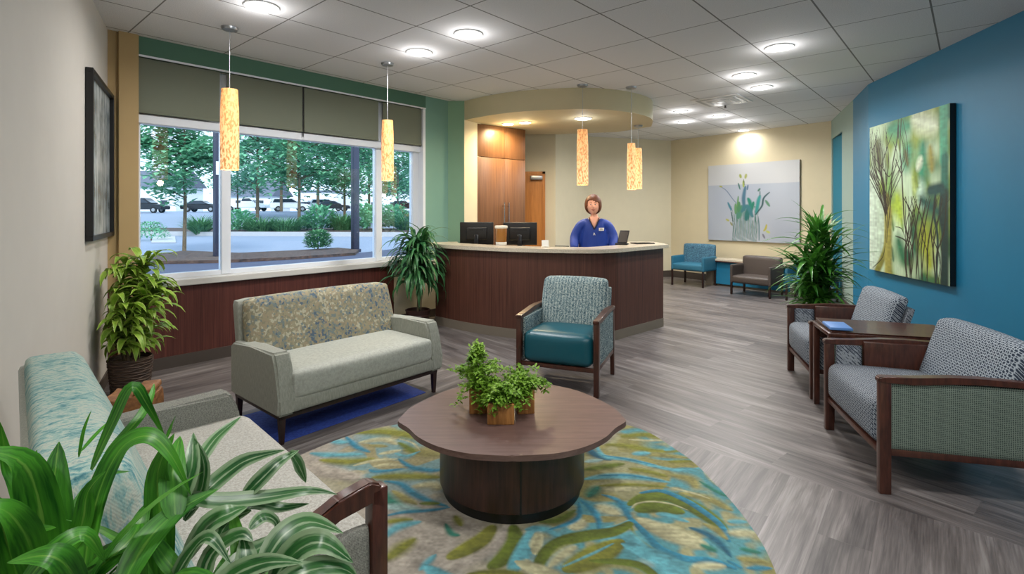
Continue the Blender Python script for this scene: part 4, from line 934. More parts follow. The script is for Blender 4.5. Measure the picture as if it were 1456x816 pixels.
def paint_tree(U):
    n1 = vnoise(U*[1, 1.2], 4, 21)*.65+vnoise(U, 10, 22)*.35; n2 = vnoise(U*[1, 1.2], 3, 25)*.6+vnoise(U, 9, 26)*.4
    c = mixa(rgb(132, 152, 58), rgb(34, 98, 66), np.clip((n1-.3)*2.4, 0, 1))
    k = np.clip((n2-.56)*7, 0, 1)[:, None]; c = c*(1-k)+a3(rgb(182, 206, 172))*k
    S_ = lambda p, w, col, so=.9, tp=.5: (p, w, rgb(*col), so, tp)
    st = [S_([(.3, .05), (.55, .06)], .14, (60, 140, 104)), S_([(.62, .03), (.85, .1)], .12, (206, 218, 190)), S_([(.55, .2), (.52, .3)], .12, (62, 150, 120)), S_([(.12, .12), (.16, .28)], .10, (90, 98, 56)), S_([(.72, .2), (.7, .42)], .12, (44, 130, 96)), S_([(.68, .42), (.72, .55)], .09, (176, 206, 184)),
          S_([(.8, .22), (.82, .35)], .06, (140, 134, 60)), S_([(.7, .28), (.66, .33)], .05, (206, 216, 190)), S_([(.4, .5), (.45, .62)], .14, (158, 184, 58)), S_([(.3, .35), (.3, .5)], .12, (120, 160, 90)), S_([(.42, .78), (.48, .88)], .11, (44, 110, 74)), S_([(.72, .7), (.8, .9)], .14, (150, 160, 40)), S_([(.7, .52), (.9, .6)], .10, (30, 84, 72)),
          S_([(.0, .38), (.05, .5), (.12, .62), (.14, .75), (.03, .97)], .13, (190, 212, 188), .35, .1), S_([(.0, .5), (.03, .7), (.0, .95)], .12, (196, 216, 196), .4, 0),
          S_([(.94, -.02), (.94, .3)], .055, (70, 150, 116), .5, 0), S_([(.95, .3), (.95, .5)], .05, (34, 100, 84), .5, 0), S_([(.95, .5), (.95, 1.02)], .055, (20, 50, 46), .5, 0),
          S_([(.27, .5), (.27, .7), (.24, .85), (.10, 1.02)], .05, (118, 118, 48), .5, .1), S_([(.28, .6), (.28, 1.02)], .07, (146, 142, 66), .5, 0)]
    br = (38, 28, 20)
    def b(p, w): st.append(S_(p, w*.74, br, .6, .5))
    b([(.0, .36), (.10, .45), (.20, .55), (.25, .66), (.24, .8)], .012); b([(.24, .8), (.20, .9), (.05, .985)], .008)
    b([(.08, .05), (.14, .25), (.22, .45), (.27, .62), (.26, .8)], .012); b([(.34, .08), (.24, .2), (.18, .32), (.26, .5)], .010); b([(.42, .0), (.40, .14), (.34, .3), (.32, .5), (.28, .7)], .014); b([(.38, .26), (.30, .36), (.20, .3), (.05, .2)], .008)
    b([(.12, .1), (.02, .2), (.08, .34), (.17, .42)], .010); b([(.03, .1), (.06, .25), (.15, .38)], .009); b([(.02, .3), (.12, .42)], .01); b([(.46, .0), (.44, .18), (.46, .3), (.48, .5), (.50, .66), (.55, .8), (.57, 1.0)], .015)
    b([(.38, .25), (.44, .33), (.47, .36)], .01); b([(.48, .5), (.60, .62), (.66, .8), (.64, 1.0)], .012); b([(.38, .75), (.5, .77), (.56, .82)], .009); b([(.38, .69), (.46, .70), (.5, .75)], .006)
    for x in (.55, .6, .66, .7, .77, .83): b([(x+.10, .52), (x+.05, .65), (x, .82), (x-.02+.04*((x*50) % 2), 1.02)], .013)
    for x in (.86, .92): st.append(S_([(x, .47), (x-.02, .6), (x+.02, .75), (x, 1.0)], .018, (22, 50, 48), .6, .3))
    st.append(S_([(.8, .47), (.92, .46)], .05, (20, 66, 64), .6, .1))
    rr_ = random.Random(4)
    for q in range(34):
        x0 = rr_.uniform(0, .5); b([(x0, rr_.uniform(0, .15)), (x0+rr_.uniform(-.08, .06), .25), (.16+x0*.35, rr_.uniform(.38, .5)), (.25, .62)], rr_.uniform(.004, .009))
    for q in range(16):
        x0 = rr_.uniform(.5, .95); b([(x0, 1.02), (x0+rr_.uniform(-.04, .04), .85), (x0+rr_.uniform(-.08, .08), .7), (x0+rr_.uniform(-.1, .12), .5)], rr_.uniform(.005, .012))
    st.append(S_([(.42, .04), (.42, .12)], .02, (34, 40, 30)))
    for q in range(12):
        st.insert(6, S_((lambda a, b_: [(a, b_), (a+.03, b_+.09)])(rr_.uniform(.2, .9), rr_.uniform(.1, .9)), rr_.uniform(.02, .06), [(70, 110, 50), (120, 140, 50), (40, 96, 70), (176, 196, 120), (96, 90, 44)][q % 5], 1.0, .6))
    seg_paint(U, c, st, .3); return c*(.86+.2*vnoise(U*np.array((1, .3)), 70, 31))[:, None]
pL = (4.056, 5.82); pR = (3.824, 4.477)
canvas('wall_painting', 'large green and brown abstract tree painting on the teal wall', 'painting', pL, pR, .70, 2.28, .045, 260, 300, paint_tree)
def paint_flower(U):
    n1 = vnoise(U, 3, 41)
    lowc = mixa(rgb(150, 158, 172), rgb(172, 178, 186), n1); hi = mixa(rgb(178, 180, 182), rgb(192, 193, 192), n1)
    k = (U[:, 1] > .27).astype(float)[:, None]; c = hi*(1-k)+lowc*k
    k = np.clip(((U[:, 0]-.3)*6), 0, 1)[:, None]*np.clip((U[:, 1]-.3)*3, 0, 1)[:, None]*.25; c = c*(1-k)+a3(rgb(170, 172, 176))*k
    S_ = lambda p, w, col, so=.6, tp=.5: (p, w, rgb(*col), so, tp)
    st = []
    for i in range(27):
        x0 = .29+.0105*i; xt = .42+(x0-.42)*random.Random(i).uniform(.7, 1.3); st.append(S_([(x0, 1.0), (x0+.01, .8), (xt, .55)], .0042, [(70, 92, 86), (36, 104, 80), (96, 110, 104), (44, 112, 108)][i % 4]))
    for p, w, col in [([(.36, .70), (.40, .55)], .05, (70, 124, 104)), ([(.45, .72), (.48, .56)], .05, (34, 100, 96)), ([(.50, .62), (.53, .50)], .03, (30, 112, 92)), ([(.33, .64), (.33, .52)], .025, (90, 134, 90)), ([(.43, .6), (.42, .45), (.44, .3)], .03, (66, 104, 124)), ([(.36, .62), (.37, .5)], .03, (70, 122, 84)), ([(.50, .6), (.49, .5), (.47, .45)], .03, (28, 118, 100)), ([(.56, .65), (.58, .5), (.60, .42)], .03, (48, 132, 128)), ([(.55, .66), (.62, .55), (.64, .45), (.70, .38)], .014, (32, 70, 72)), ([(.66, .48), (.70, .55)], .02, (80, 124, 96)),
                      ([(.28, .6), (.26, .55), (.24, .5)], .018, (52, 112, 128)), ([(.30, .75), (.28, .62)], .008, (44, 80, 80)), ([(.14, .28), (.22, .34), (.30, .46), (.35, .52)], .006, (90, 110, 130)), ([(.14, .28), (.17, .29)], .014, (150, 152, 60)), ([(.42, .30), (.42, .22)], .018, (140, 156, 66)), ([(.38, .14), (.39, .18)], .02, (140, 150, 70)), ([(.45, .14), (.44, .19)], .02, (150, 156, 88)), ([(.38, .33), (.36, .25)], .012, (50, 100, 90)), ([(.46, .34), (.47, .28)], .012, (70, 96, 120)),
                      ([(.42, .2), (.43, .28)], .005, (40, 60, 60)), ([(.58, .36), (.60, .33)], .015, (54, 100, 80)), ([(.60, .42), (.60, .36)], .006, (44, 84, 76)), ([(.22, .72), (.25, .74)], .018, (156, 158, 80)), ([(.27, .76), (.29, .8)], .015, (130, 132, 90)), ([(.64, .86), (.66, .83), (.67, .78)], .016, (168, 160, 60)), ([(.67, .86), (.70, .88)], .02, (170, 178, 96)), ([(.63, .9), (.65, .95)], .015, (110, 110, 120)), ([(.59, .98), (.59, .8), (.58, .68)], .010, (80, 110, 112)), ([(.36, .42), (.35, .55)], .012, (86, 130, 70)), ([(.40, .62), (.46, .55), (.52, .68)], .035, (56, 110, 118))]:
        st.append(S_(p, w, col))
    seg_paint(U, c, st); return c
def pl9(t): return lerp(P9, P10, t)
canvas('wall_canvas', 'wide grey canvas with green flower stems on the far cream wall', 'painting', pl9(.2885), pl9(.845), .80, 2.215, .04, 200, 160, paint_flower, rim='kick')
# framed print on the left wall
ldir = Vector((W2[0]-W1[0], W2[1]-W1[1], 0)).normalized(); ln_ = Vector((ldir.y, -ldir.x, 0))
fpos = Vector((-.736-.6*3.33, 3.33, 1.155))+ln_*.003
t = thing('framed_print', 'black framed grey forest print on the left wall', 'picture', fpos, math.atan2(ldir.y, ldir.x))
bm = BM(); W_, H_ = .97, 1.12
for a, b, c_, d_ in ((0, W_, 0, .03), (0, W_, H_-.03, H_), (0, .03, .03, H_-.03), (W_-.03, W_, .03, H_-.03)): box(bm, a, b, -.04, 0, c_, d_, .002)
obj('frame', bm, 'black', t, False)
bm = BM(); box(bm, .028, W_-.028, -.012, -.004, .028, H_-.028); obj('print', bm, 'frame_pic', t, False)

# ---------------------------------------------------------------- potted plants
def in_room_left(q): return (q.x+.736+.6*q.y) > .03 and (q.x+3.03)*.749-(q.y-4.38)*.663 > .05
# corner plant
px_, py_ = -2.77, 3.78
t = thing('potted_plant', 'bushy bright green plant in a dark woven basket in the left corner', 'potted plant', (px_, py_, 0))
bm = BM(); lathe(bm, [(.095, 0), (.105, .01), (.122, .15), (.134, .285), (.136, .29), (.128, .295), (.122, .26), (.02, .25)], n=32)
for k in range(14):
    z = .02+k*.02; r = .106+.028*z/.29+.003
    tube(bm, [((r)*math.cos(a), r*math.sin(a), z+.004*math.sin(a*8+k*PI)) for a in [2*PI*j/32 for j in range(33)]], .006, 5)
obj('basket', bm, 'basket', t)
bm = BM(); lathe(bm, [(.01, .266), (.122, .262), (.12, .25)], n=24); obj('soil', bm, 'soil', t)
stems = [(-.05, .02, .95), (.06, .0, .80), (.0, .06, 1.0), (.02, -.06, .7), (-.04, -.04, .6)]
bm = BM()
for sx_, sy_, h in stems: tube(bm, [(sx_*.6, sy_*.6, .26), (sx_, sy_, h*.6), (sx_*2.2, sy_*2, h-.05)], [.012, .01, .007], 6)
obj('stem', bm, 'bark', t)
bm = BM(); uvl = bm.loops.layers.uv.new('uv'); rnd = random.Random(11)
lim = lambda q: in_room_left(q+Vector((px_, py_, 0)))
for sx_, sy_, h in stems:
    n = int(115*h)
    for k in range(n):
        s = rnd.uniform(.0, 1)**.8; z = .33+(h-.33)*s; a = rnd.uniform(0, 2*PI)
        leaf_arc(bm, (sx_*(1+1.1*s)+rnd.gauss(0, .03), sy_*(1+s)+rnd.gauss(0, .03), z), a, rnd.uniform(.1, 1.0), rnd.uniform(.16, .30)*(1 if s > .4 else .8), rnd.uniform(.045, .062), rnd.uniform(1.4, 2.4), uvl, rnd.randrange(30), limit=lim)
obj('foliage', bm, 'leaf_corner', t)
# desk plant
px2, py2 = -1.09, 6.02
t = thing('potted_plant', 'dark green cane plant in a brown pot at the left end of the desk', 'potted plant', (px2, py2, 0))
bm = BM(); lathe(bm, [(.11, 0), (.125, .02), (.13, .05), (.124, .06), (.134, .1), (.128, .11), (.138, .15), (.132, .16), (.14, .2), (.145, .21), (.135, .215), (.13, .18), (.02, .175)], n=36); obj('pot', bm, 'brown_pot', t)
bm = BM(); lathe(bm, [(.01, .192), (.13, .188), (.13, .18)], n=24); obj('soil', bm, 'soil', t)
bm = BM(); tube(bm, [(0, 0, .18), (.01, 0, .5), (0.0, .01, .95)], [.013, .011, .008], 8); tube(bm, [(.03, .02, .18), (.05, 0, .6), (.06, .0, .85)], [.008, .007, .006], 6); obj('stem', bm, 'bark', t)
bm = BM(); uvl = bm.loops.layers.uv.new('uv'); rnd = random.Random(5)
def lim2(q):
    w = q+Vector((px2, py2, 0)); wall_ok = (w.x+3.03)*.749-(w.y-4.38)*.663 > .04
    desk_ok = w.z > .99 or (w.x < -.95 or (w.x+.91)*.70+(w.y-6.2)*.75 < -.02)
    return wall_ok and desk_ok
for k in range(330):
    s = rnd.random(); z = .50+.52*s; a = rnd.uniform(0, 2*PI)
    leaf_arc(bm, (rnd.gauss(.01, .05), rnd.gauss(0, .05), z), a, rnd.uniform(.0, 1.0)*(.7+.5*s), rnd.uniform(.30, .50), rnd.uniform(.04, .056), rnd.uniform(1.5, 2.6), uvl, rnd.randrange(30), segs=7, limit=lim2)
obj('foliage', bm, 'leaf_desk', t)
# big plant by the teal wall
px3, py3 = 2.98, 5.08
t = thing('potted_plant', 'tall bushy plant with long pointed leaves behind the far patterned armchair', 'potted plant', (px3, py3, 0))
bm = BM(); lathe(bm, [(.13, 0), (.15, .02), (.18, .34), (.19, .36), (.175, .365), (.17, .33), (.02, .32)], n=36); obj('pot', bm, 'espresso', t)
bm = BM(); lathe(bm, [(.01, .345), (.17, .34), (.17, .33)], n=24); obj('soil', bm, 'soil', t)
bm = BM(); rnd = random.Random(8); ST = []
for k in range(9):
    a = 2*PI*k/9; r0 = .07; ST.append((r0*math.cos(a), r0*math.sin(a), rnd.uniform(.75, 1.2))); x, y, h = ST[-1]; tube(bm, [(x*.7, y*.7, .33), (x, y, h*.7), (x*1.5, y*1.5, h)], [.01, .009, .006], 6)
obj('stem', bm, 'leaf_right', t)
bm = BM(); uvl = bm.loops.layers.uv.new('uv')
lim3 = lambda q: (q.x+px3) < 4.08-.1727*(5.96-(q.y+py3))-.03
for x, y, h in ST:
    for k in range(40):
        s = rnd.random(); z = .42+(h-.42)*s; up = rnd.uniform(-.1, 1.0)+.25*s
        leaf_arc(bm, (x*(1+.5*s), y*(1+.5*s), z), rnd.uniform(0, 2*PI), up, rnd.uniform(.30, .50)*(.8+.25*s), rnd.uniform(.03, .052), rnd.uniform(.5, 1.5), uvl, rnd.randrange(30), segs=7, prof=.7, limit=lim3)
for k in range(26): leaf_arc(bm, (rnd.gauss(0, .03), rnd.gauss(0, .03), 1.05), rnd.uniform(0, 2*PI), rnd.uniform(.9, 1.4), rnd.uniform(.28, .36), .035, rnd.uniform(.3, .8), uvl, k, segs=7, prof=.7, limit=lim3)
for k in range(90): leaf_arc(bm, (rnd.uniform(-.14, .14), rnd.uniform(-.14, .14), .35), rnd.uniform(0, 2*PI), rnd.uniform(.1, 1.0), rnd.uniform(.08, .16), .03, 1.4, uvl, k, segs=4, limit=lim3)
obj('foliage', bm, 'leaf_right', t)
# rustic log stand
t = thing('log_stool', 'rough orange timber block standing behind the left loveseat', 'stool', (-2.035, 2.80, 0), .35)
bm = BM(); cushion(bm, -.11, .11, -.10, .10, 0, .375, .012, .004, lambda v: (v.x+.006*math.sin(v.z*19+v.y*23), v.y+.006*math.sin(v.z*17+v.x*31), v.z+(.006*math.sin(v.x*40) if v.z > .3 else 0)), n=12); obj('block', bm, 'orange_log', t)
bm = BM(); cushion(bm, .02, .108, -.09, .09, .377, .41, .01, .003); obj('top_slab', bm, 'orange_log', t)

# foreground plant
fp = thing('potted_plant', 'large striped leafed plant filling the lower left foreground', 'potted plant', (-.68, .58, 0))
F0 = Vector((-.68, .58, 0))
bm = BM(); lathe(bm, [(.12, 0), (.13, .01), (.155, .46), (.16, .48), (.145, .482), (.14, .45), (.02, .44)], n=36); obj('pot', bm, 'brown_pot', fp)
bm = BM(); lathe(bm, [(.01, .465), (.143, .46), (.143, .45)], n=24); obj('soil', bm, 'soil', fp)
ca_, cb_, cc_ = at(75, 860, .72)-F0, at(250, 850, .80)-F0, at(360, 860, .80)-F0
bm = BM()
for e in (ca_, cb_, cc_): tube(bm, [(e.x*.25, e.y*.25, .45), (e.x*.6, e.y*.6, .6), tuple(e)], [.016, .014, .012], 8)
obj('stem', bm, 'bark', fp)
G_ = [ # pts (px,py), Y start, Y end, width px
 ([(75, 850), (60, 740), (35, 660), (-25, 640)], .72, .66, 52), ([(80, 850), (72, 740), (84, 628)], .72, .80, 58), ([(115, 850), (135, 720), (170, 640), (212, 620), (245, 650), (272, 705)], .72, .82, 30),
 ([(60, 850), (40, 770), (5, 725), (-40, 730)], .7, .62, 40), ([(95, 850), (100, 740), (140, 680), (185, 670)], .74, .85, 14), ([(130, 668), (160, 602), (188, 550), (212, 580), (236, 625)], .84, .9, 18),
 ([(150, 645), (195, 598), (214, 565), (219, 545)], .86, .92, 13), ([(112, 650), (119, 612), (130, 583)], .86, .9, 4.5), ([(115, 642), (140, 614), (168, 588)], .86, .9, 5.5), ([(232, 850), (228, 740), (225, 670), (248, 616)], .78, .84, 36), ([(250, 740), (246, 670), (256, 620)], .80, .86, 34), ([(236, 625), (244, 606), (250, 590)], .84, .86, 6),
 ([(165, 850), (205, 775), (255, 725), (310, 695)], .72, .82, 36), ([(40, 850), (110, 760), (125, 700), (150, 670)], .7, .76, 26), ([(20, 850), (70, 790), (120, 760), (150, 800)], .66, .68, 30), ([(110, 850), (120, 790), (115, 730)], .74, .78, 44), ([(90, 850), (150, 800), (190, 760), (200, 730)], .72, .78, 28), ([(0, 850), (15, 800), (40, 760), (80, 750)], .66, .7, 30), ([(200, 850), (190, 790), (200, 740), (215, 710)], .76, .8, 30), ([(280, 850), (240, 800), (215, 770), (180, 765)], .76, .76, 24), ([(120, 850), (90, 800), (60, 790), (10, 800)], .64, .6, 36),
 ([(60, 850), (30, 700), (12, 660), (0, 600)], .74, .74, 24), ([(30, 850), (10, 760), (-20, 700)], .7, .66, 46), ([(100, 850), (60, 760), (50, 700), (52, 640)], .76, .8, 40)]
S_G = [([(270, 725), (300, 692), (340, 660), (372, 648), (405, 640)], .86, .96, 26), ([(345, 708), (368, 684), (398, 656), (425, 640)], .9, .98, 22), ([(412, 642), (425, 662), (435, 686)], .96, .98, 17), ([(240, 700), (300, 712), (370, 708), (440, 698), (480, 703)], .86, .98, 22), ([(278, 668), (305, 625), (343, 592)], .88, 1.0, 18), ([(260, 800), (295, 748), (330, 728), (352, 720)], .82, .9, 32),
 ([(370, 815), (400, 765), (440, 742), (488, 758)], .82, .86, 36), ([(385, 830), (420, 785), (460, 772), (502, 800)], .80, .84, 42), ([(290, 850), (340, 800), (385, 772), (425, 765)], .8, .86, 30), ([(235, 850), (268, 790), (298, 764), (328, 802)], .76, .76, 26), ([(355, 752), (374, 735), (392, 742), (396, 764)], .86, .88, 18), ([(310, 765), (330, 738), (358, 726)], .86, .9, 26), ([(360, 860), (430, 815), (485, 808), (510, 825)], .78, .82, 34), ([(300, 860), (330, 820), (380, 800), (430, 800)], .76, .8, 34), ([(255, 720), (272, 665), (275, 615)], .84, .88, 26), ([(262, 740), (285, 700), (290, 660), (276, 622)], .86, .88, 20), ([(220, 700), (250, 670), (285, 655), (300, 640)], .88, .94, 12), ([(280, 860), (300, 790), (340, 760), (360, 770)], .8, .84, 28), ([(340, 850), (350, 800), (345, 760)], .82, .86, 34), ([(330, 730), (360, 715), (400, 722), (440, 716)], .88, .94, 20)]
bm = BM(); uvl = bm.loops.layers.uv.new('uv'); rnd = random.Random(2)
for e, k0 in ((ca_, 34), (cb_, 16), (cc_, 8)):
    for k in range(k0):
        leaf_arc(bm, (e.x+rnd.gauss(0, .02), e.y+rnd.gauss(-.02, .02), e.z-rnd.uniform(.0, .22)), rnd.uniform(0, 2*PI), rnd.uniform(.3, 1.35), rnd.uniform(.16, .27), rnd.uniform(.022, .036), rnd.uniform(.5, 1.6), uvl, k+40, segs=8, limit=lambda q: (q+F0).y > .30 and (q+F0).z < 1.0 and (q+F0).x+.736+.6*(q+F0).y > .04)
obj('inner_foliage', bm, 'leaf_right', fp)
def fleaves(name, L_, m, sh):
    bm = BM(); uvl = bm.loops.layers.uv.new('uv')
    for i, (pts, y0, y1, w) in enumerate(L_):
        n = len(pts); P = [at(x, y, y0+(y1-y0)*k/(n-1)+.02*math.sin(i*3+k)) for k, (x, y) in enumerate(pts)]
        P = [Vector(p) for p in catmull([tuple(p) for p in P], 5)]
        P = [p-F0 for p in P]; wm = w/740*(y0+y1)/2*1.0
        view = (P[len(P)//2]+F0-Vector((0, 0, 1.35))).normalized()
        d = (P[-1]-P[0]).normalized(); nrm = (Vector((.25*math.sin(i*2.1), -.3, 1))).normalized()
        # leaf blade faces up and partly towards the room
        nf = (nrm*.75-view*.65).normalized(); sd = d.cross(nf).normalized()
        leaf_path(bm, P, wm, fold=.22, uvl=uvl, sid=i, prof=.75, up=nf)
    obj(name, bm, m, fp)
fleaves('green_foliage', G_, 'leaf_front', 0); fleaves('striped_foliage', S_G, 'leaf_stripe', 0)

# ---------------------------------------------------------------- outdoors
def gz(y): 
    s = max(0, min(1, (y-22)/50)); return -.02+1.35*s*s*(3-2*s)
bm = BM(); ys = [4.2, 4.6, 5, 5.5, 6, 6.5, 7, 8, 10, 12, 14, 16.5, 18.5, 20, 22, 26, 30, 33, 36, 40, 46, 52, 60, 72, 90, 120, 160]
rows = []
for y in ys:
    xr = (-3.03+(y-4.38)/.749*.663-.3) if y < 6.8 else -1.15-.05*(y-6.8)
    rows.append([bm.verts.new((xr+(-160-xr)*k/6, y, gz(y))) for k in range(7)])
for i in range(len(rows)-1):
    for k in range(6): bm.faces.new((rows[i][k], rows[i][k+1], rows[i+1][k+1], rows[i+1][k]))
struct('ground', bm, 'asphalt')
def gpatch(name, pts, m, h=.02, lab=None):
    v = [fl(x, y) for x, y in pts]; bm = BM(); prism(bm, v, -.01, h); return struct(name, bm, m, lab)
gpatch('walkway', [(180, 430), (205, 378), (420, 368), (505, 361), (600, 350), (625, 362), (560, 400)], 'dark_walk', .02)
gpatch('mulch_bed', [(205, 377), (215, 367), (262, 360.5), (340, 364), (420, 360), (480, 356), (510, 359), (505, 364), (420, 370), (320, 375)], 'mulch', .10)
bm = BM(); prism(bm, [(-26, 29), (-3, 27), (-3, 34), (-34, 36)], .05, .22); struct('planting_strip', bm, 'mulch')
bm = BM(); prism(bm, [(-26.3, 28.5), (-3, 26.6), (-3, 27), (-26, 29)], .0, .24); struct('curb', bm, 'concrete')
# path at left
gpatch('path', [(215, 345), (250, 345), (246, 312), (228, 312)], 'concrete', .03)
# dark canopy posts
for px, py, Yp, lb in ((310, 370, 14.5, 'left dark blue canopy post outside the window'), (505, 358, 17.2, 'right dark blue canopy post outside the window')):
    t = thing('canopy_post', lb, 'post', ((px-728)/740*Yp, Yp, 0), .85, 'dark posts outside the window')
    bm = BM(); box(bm, -.10, .10, -.10, .10, 0, 5.2, .01); obj('post', bm, 'dark_post', t)
    bm = BM(); box(bm, -.14, .14, -.14, .14, 0, .10, .01); obj('base_plate', bm, 'dark_post', t)
    if px < 400:
        bm = BM(); box(bm, -.09, .09, -.13, -.10, 2.35, 2.72, .004); obj('white_notice', bm, 'bwhite', t)
def tree(loc, h, cr_, seed, m, n=2600, trunk0=.3, label='', lean=0):
    rnd = random.Random(seed); t = thing('tree', label, 'tree', loc, 0, 'young trees beyond the window')
    bm = BM(); tube(bm, [(0, 0, 0), (.03, 0, h*.3), (.0+lean, .02, h*.6), (lean, 0, h*.95)], [.012*h, .010*h, .007*h, .003*h], 8)
    tips = []
    for k in range(26):
        z = h*rnd.uniform(trunk0, .9); a = rnd.uniform(0, 2*PI); r = cr_*(1-.55*abs((z/h-trunk0)/(1-trunk0)-.35))*rnd.uniform(.5, 1)
        e = Vector((math.cos(a)*r, math.sin(a)*r, z+r*.35)); tube(bm, [(lean*z/h, 0, z), (e.x*.5, e.y*.5, z+r*.22), tuple(e)], [.005*h, .0035*h, .0015*h], 5); tips.append((Vector((0, 0, z)), e))
    obj('trunk', bm, 'bark', t)
    bm = BM(); uvl = bm.loops.layers.uv.new('uv')
    for k in range(n):
        a_, e = rnd.choice(tips); s = rnd.uniform(.25, 1.05); p = a_+(e-a_)*s+Vector([rnd.gauss(0, cr_*.13), rnd.gauss(0, cr_*.13), rnd.gauss(0, cr_*.09)])
        leaf_arc(bm, p, rnd.uniform(0, 2*PI), rnd.uniform(-.5, .6), h*rnd.uniform(.035, .06), h*.034, .5, uvl, rnd.randrange(20), segs=2)
    obj('crown', bm, m, t); return t
def ground_at(px, Y): return ((px-728)/740*Y, Y, gz(Y)+.05)
x, y = fl(262, 361); t1 = tree((x, y, .08), 4.9, 1.9, 2, 'leaf_tree', 3600, .33, 'nearest young tree in the mulch bed at the left of the window')
t2 = tree(ground_at(425, 31), 8.5, 3.6, 4, 'leaf_tree', 2600, .26, 'slender tree in the planting strip left of centre in the window')
t3 = tree(ground_at(366, 44), 12, 5.0, 6, 'leaf_tree2', 2400, .20, 'taller tree behind, right of the near pendant lamp')
i = 0
for px, Y, sc, rz, src, lb in [(452, 50, 1.05, 1, t3, 'broad tree beyond the parking strip, centre of the window'), (490, 34, .85, 2, t2, 'tree just left of the right canopy post'), (525, 42, .8, 4, t3, 'tree just right of the right canopy post'), (566, 38, .75, 3, t2, 'tree behind the right end of the window'), (400, 64, 1.25, 5, t3, 'farthest tree standing behind the parked pickup'), (338, 50, .9, 2.5, t2, 'tree seen next to the left window mullion'), (592, 60, 1.1, .6, t3, 'tree at the far right edge of the window')]:
    dup(src, ground_at(px, Y), rz, lb, scale=sc)
def shrub(loc, r, h, seed, label, grass=False, n=420, m='leaf_shrub'):
    rnd = random.Random(seed); t = thing('shrub', label, 'shrub', loc, 0, 'shrubs outside the window')
    bm = BM(); uvl = bm.loops.layers.uv.new('uv')
    for k in range(n):
        a = rnd.uniform(0, 2*PI); q = rnd.random()**.5*r*.6
        if grass: leaf_arc(bm, (q*math.cos(a), q*math.sin(a), 0), a+rnd.gauss(0, .4), rnd.uniform(.7, 1.5), h*rnd.uniform(.8, 1.25), .035*h+.02, 1.4, uvl, k % 20, segs=4, prof=.8)
        else:
            z = h*rnd.uniform(.1, .95); rr_ = r*math.sqrt(max(.05, 1-(z/h-.45)**2*3)); leaf_arc(bm, (rr_*rnd.random()**.4*math.cos(a), rr_*rnd.random()**.4*math.sin(a), z), a, rnd.uniform(-.2, 1.2), h*.22, h*.12, .6, uvl, k % 20, segs=3)
    obj('foliage', bm, m, t)
    bm = BM(); tube(bm, [(0, 0, -.05), (0, 0, h*.5)], [.03, .015], 6); obj('stem', bm, 'bark', t); return t
x, y = fl(452, 358); shrub((x, y, .08), .42, .62, 3, 'small round green bush alone in the near mulch bed', n=700)
for k, (px, Y, r, h, g, lb) in enumerate([(340, 30, .9, 1.3, 0, 'leafy shrub just right of the left mullion'), (372, 29.5, 1.1, 1.0, 1, 'feathery grass clump below the white pickup'), (408, 29.5, 1.1, 1.0, 1, 'feathery grass clump below the white suv'), (437, 31, .7, .9, 0, 'low shrub beside the slender tree'), (455, 31, .9, 1.5, 0, 'taller leafy shrub in the middle of the planting strip'), (487, 31, .8, 1.2, 1, 'grass clump left of the right canopy post'), (526, 31, 1.0, 1.6, 0, 'shrub right of the right canopy post'), (560, 32, .9, 1.5, 0, 'shrub at the right window pane'), (580, 31, .9, 1.2, 1, 'grass clump at the right end of the window'), (285, 28, .5, 1.1, 1, 'spiky grass between near tree and canopy post'), (215, 24, .8, .5, 0, 'low groundcover patch at the far left'), (212, 30, .9, .6, 0, 'low groundcover patch behind the first one')]):
    shrub(ground_at(px, Y), r, h, 20+k, lb, bool(g), 380, 'leaf_shrub' if g else 'leaf_tree')
def car(label, loc, rz, kind, m, name='car'):
    t = thing(name, label, 'car', loc, rz, None)
    if kind == 'pickup': body = [(-2.9, .45), (-2.9, 1.05), (-.6, 1.1), (-.45, 1.1), (.9, 1.1), (2.5, 1.0), (2.8, .8), (2.8, .45)]; cab = [(-.6, 1.09), (-.4, 1.8), (.7, 1.82), (1.3, 1.09)]; wh = (-1.8, 1.8)
    elif kind == 'suv': body = [(-2.3, .4), (-2.35, 1.0), (1.0, 1.05), (2.1, .95), (2.35, .75), (2.3, .4)]; cab = [(-2.25, 1.0), (-2.0, 1.65), (.3, 1.72), (1.1, 1.03)]; wh = (-1.4, 1.4)
    else: body = [(-2.2, .35), (-2.2, .85), (1.0, .9), (2.0, .8), (2.2, .6), (2.2, .35)]; cab = [(-1.7, .84), (-1.1, 1.35), (.2, 1.38), (1.0, .88)]; wh = (-1.35, 1.35)
    def side(prof, w0, w1, m_, nm, par=t, b=.06):
        bm = BM(); lo = [bm.verts.new((x, -w0 if z < 1.2 else -w1, z)) for x, z in prof]; hi = [bm.verts.new((x, w0 if z < 1.2 else w1, z)) for x, z in prof]; n = len(prof)
        bm.faces.new(lo[::-1]); bm.faces.new(hi)
        for i in range(n): bm.faces.new((lo[i], lo[(i+1) % n], hi[(i+1) % n], hi[i]))
        if b: bmesh.ops.bevel(bm, geom=bm.edges[:], offset=b, segments=2, affect='EDGES')
        return obj(nm, bm, m_, par)
    bd_ = side(body, .9, .9, m, 'body'); side(cab, .84, .72, m, 'cabin')
    cx = sum(p[0] for p in cab)/4; cz = (cab[0][1]+cab[1][1])/2
    side([(cx+(x-cx)*.86, cz+(z-cz)*.62+.03) for x, z in cab], .845, .80, 'car_glass', 'window', t, 0)
    side([(cx+(x-cx)*1.0+.015, cz+(z-cz)*.66+.02) for x, z in cab], .70, .62, 'car_glass', 'windscreen', t, 0)
    for x in wh:
        for s in (-1, 1):
            bm = BM(); tube(bm, [(x, s*.72, .35), (x, s*.93, .35)], .35, 20); w = obj('wheel', bm, 'tyre', t)
            bm = BM(); tube(bm, [(x, s*.72, .35), (x, s*.94, .35)], .19, 14); obj('hub', bm, 'alu', w)
    return t
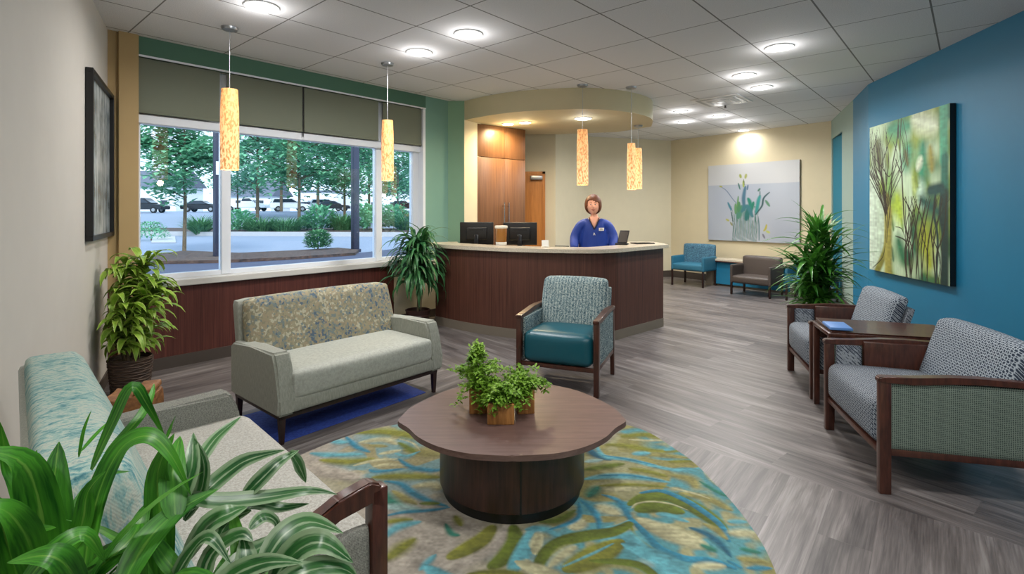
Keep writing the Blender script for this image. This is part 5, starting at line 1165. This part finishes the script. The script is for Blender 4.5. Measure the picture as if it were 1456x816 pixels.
for px, Y, rz, kd, m, lb, nm in [(352, 70, .0, 'pickup', 'car_white', 'long white pickup truck parked beyond the shrubs', 'pickup_truck'), (412, 66, .5, 'suv', 'car_white', 'white suv parked at an angle beside the pickup', 'car'), (466, 72, .3, 'suv', 'car_white', 'pale car parked behind the dark sedan', 'car'), (474, 68, .2, 'car', 'car_black', 'dark sedan parked right of the white suv', 'car'), (206, 60, .1, 'suv', 'car_black', 'black suv parked at the far left of the window', 'car'), (288, 64, .1, 'car', 'car_black', 'dark car behind the nearest young tree', 'car'), (574, 68, .1, 'car', 'car_black', 'dark car at the right end of the window', 'car'), (442, 74, 0, 'car', 'car_white', 'white car beyond the slender tree', 'car')]:
    x, y, z = ground_at(px, Y); car(lb, (x, y, z-.05), rz, kd, M[m], nm)
def building(label, px0, px1, Y, h, m, gable=False, roofm='bgrey'):
    x0, x1 = (px0-728)/740*Y, (px1-728)/740*Y; z = gz(Y)-.3; D_ = 8
    t = thing('building', label, 'building', ((x0+x1)/2, Y, z)); w = (x1-x0)/2
    bm = BM(); box(bm, -w, w, 0, D_, 0, h); obj('walls', bm, m, t, False)
    bm = BM()
    if gable: 
        v = [bm.verts.new(p) for p in ((-w-.5, -.5, h), (w+.5, -.5, h), (w+.5, D_+.5, h), (-w-.5, D_+.5, h), (-w-.5, D_/2, h+3), (w+.5, D_/2, h+3))]
        for f in ((0, 1, 5, 4), (2, 3, 4, 5), (0, 4, 3), (1, 2, 5), (0, 3, 2, 1)): bm.faces.new([v[i] for i in f])
    else: box(bm, -w-.2, w+.2, -.2, D_+.2, h, h+.35)
    obj('roof', bm, roofm, t, False)
    n = max(2, int(w*2/3.5))
    for k in range(n):
        xx = -w+(k+.5)*2*w/n; bm = BM(); box(bm, xx-.7, xx+.7, -.04, .02, 1.0, 2.3); f = obj('window', bm, 'white', t, False); bm = BM(); box(bm, xx-.6, xx+.6, -.05, -.03, 1.1, 2.2); obj('pane', bm, 'car_glass', f, False)
    return t
building('low white building with dark gabled roof behind the pickup', 325, 385, 92, 3.0, 'bwhite', True)
building('white building behind the parked cars, centre of the window', 430, 480, 96, 3.8, 'bwhite')
building('long pale building behind the right window panes', 492, 625, 110, 4.2, 'bwhite')
building('pale building at the far left of the window', 150, 250, 90, 4.6, 'bwhite', True)
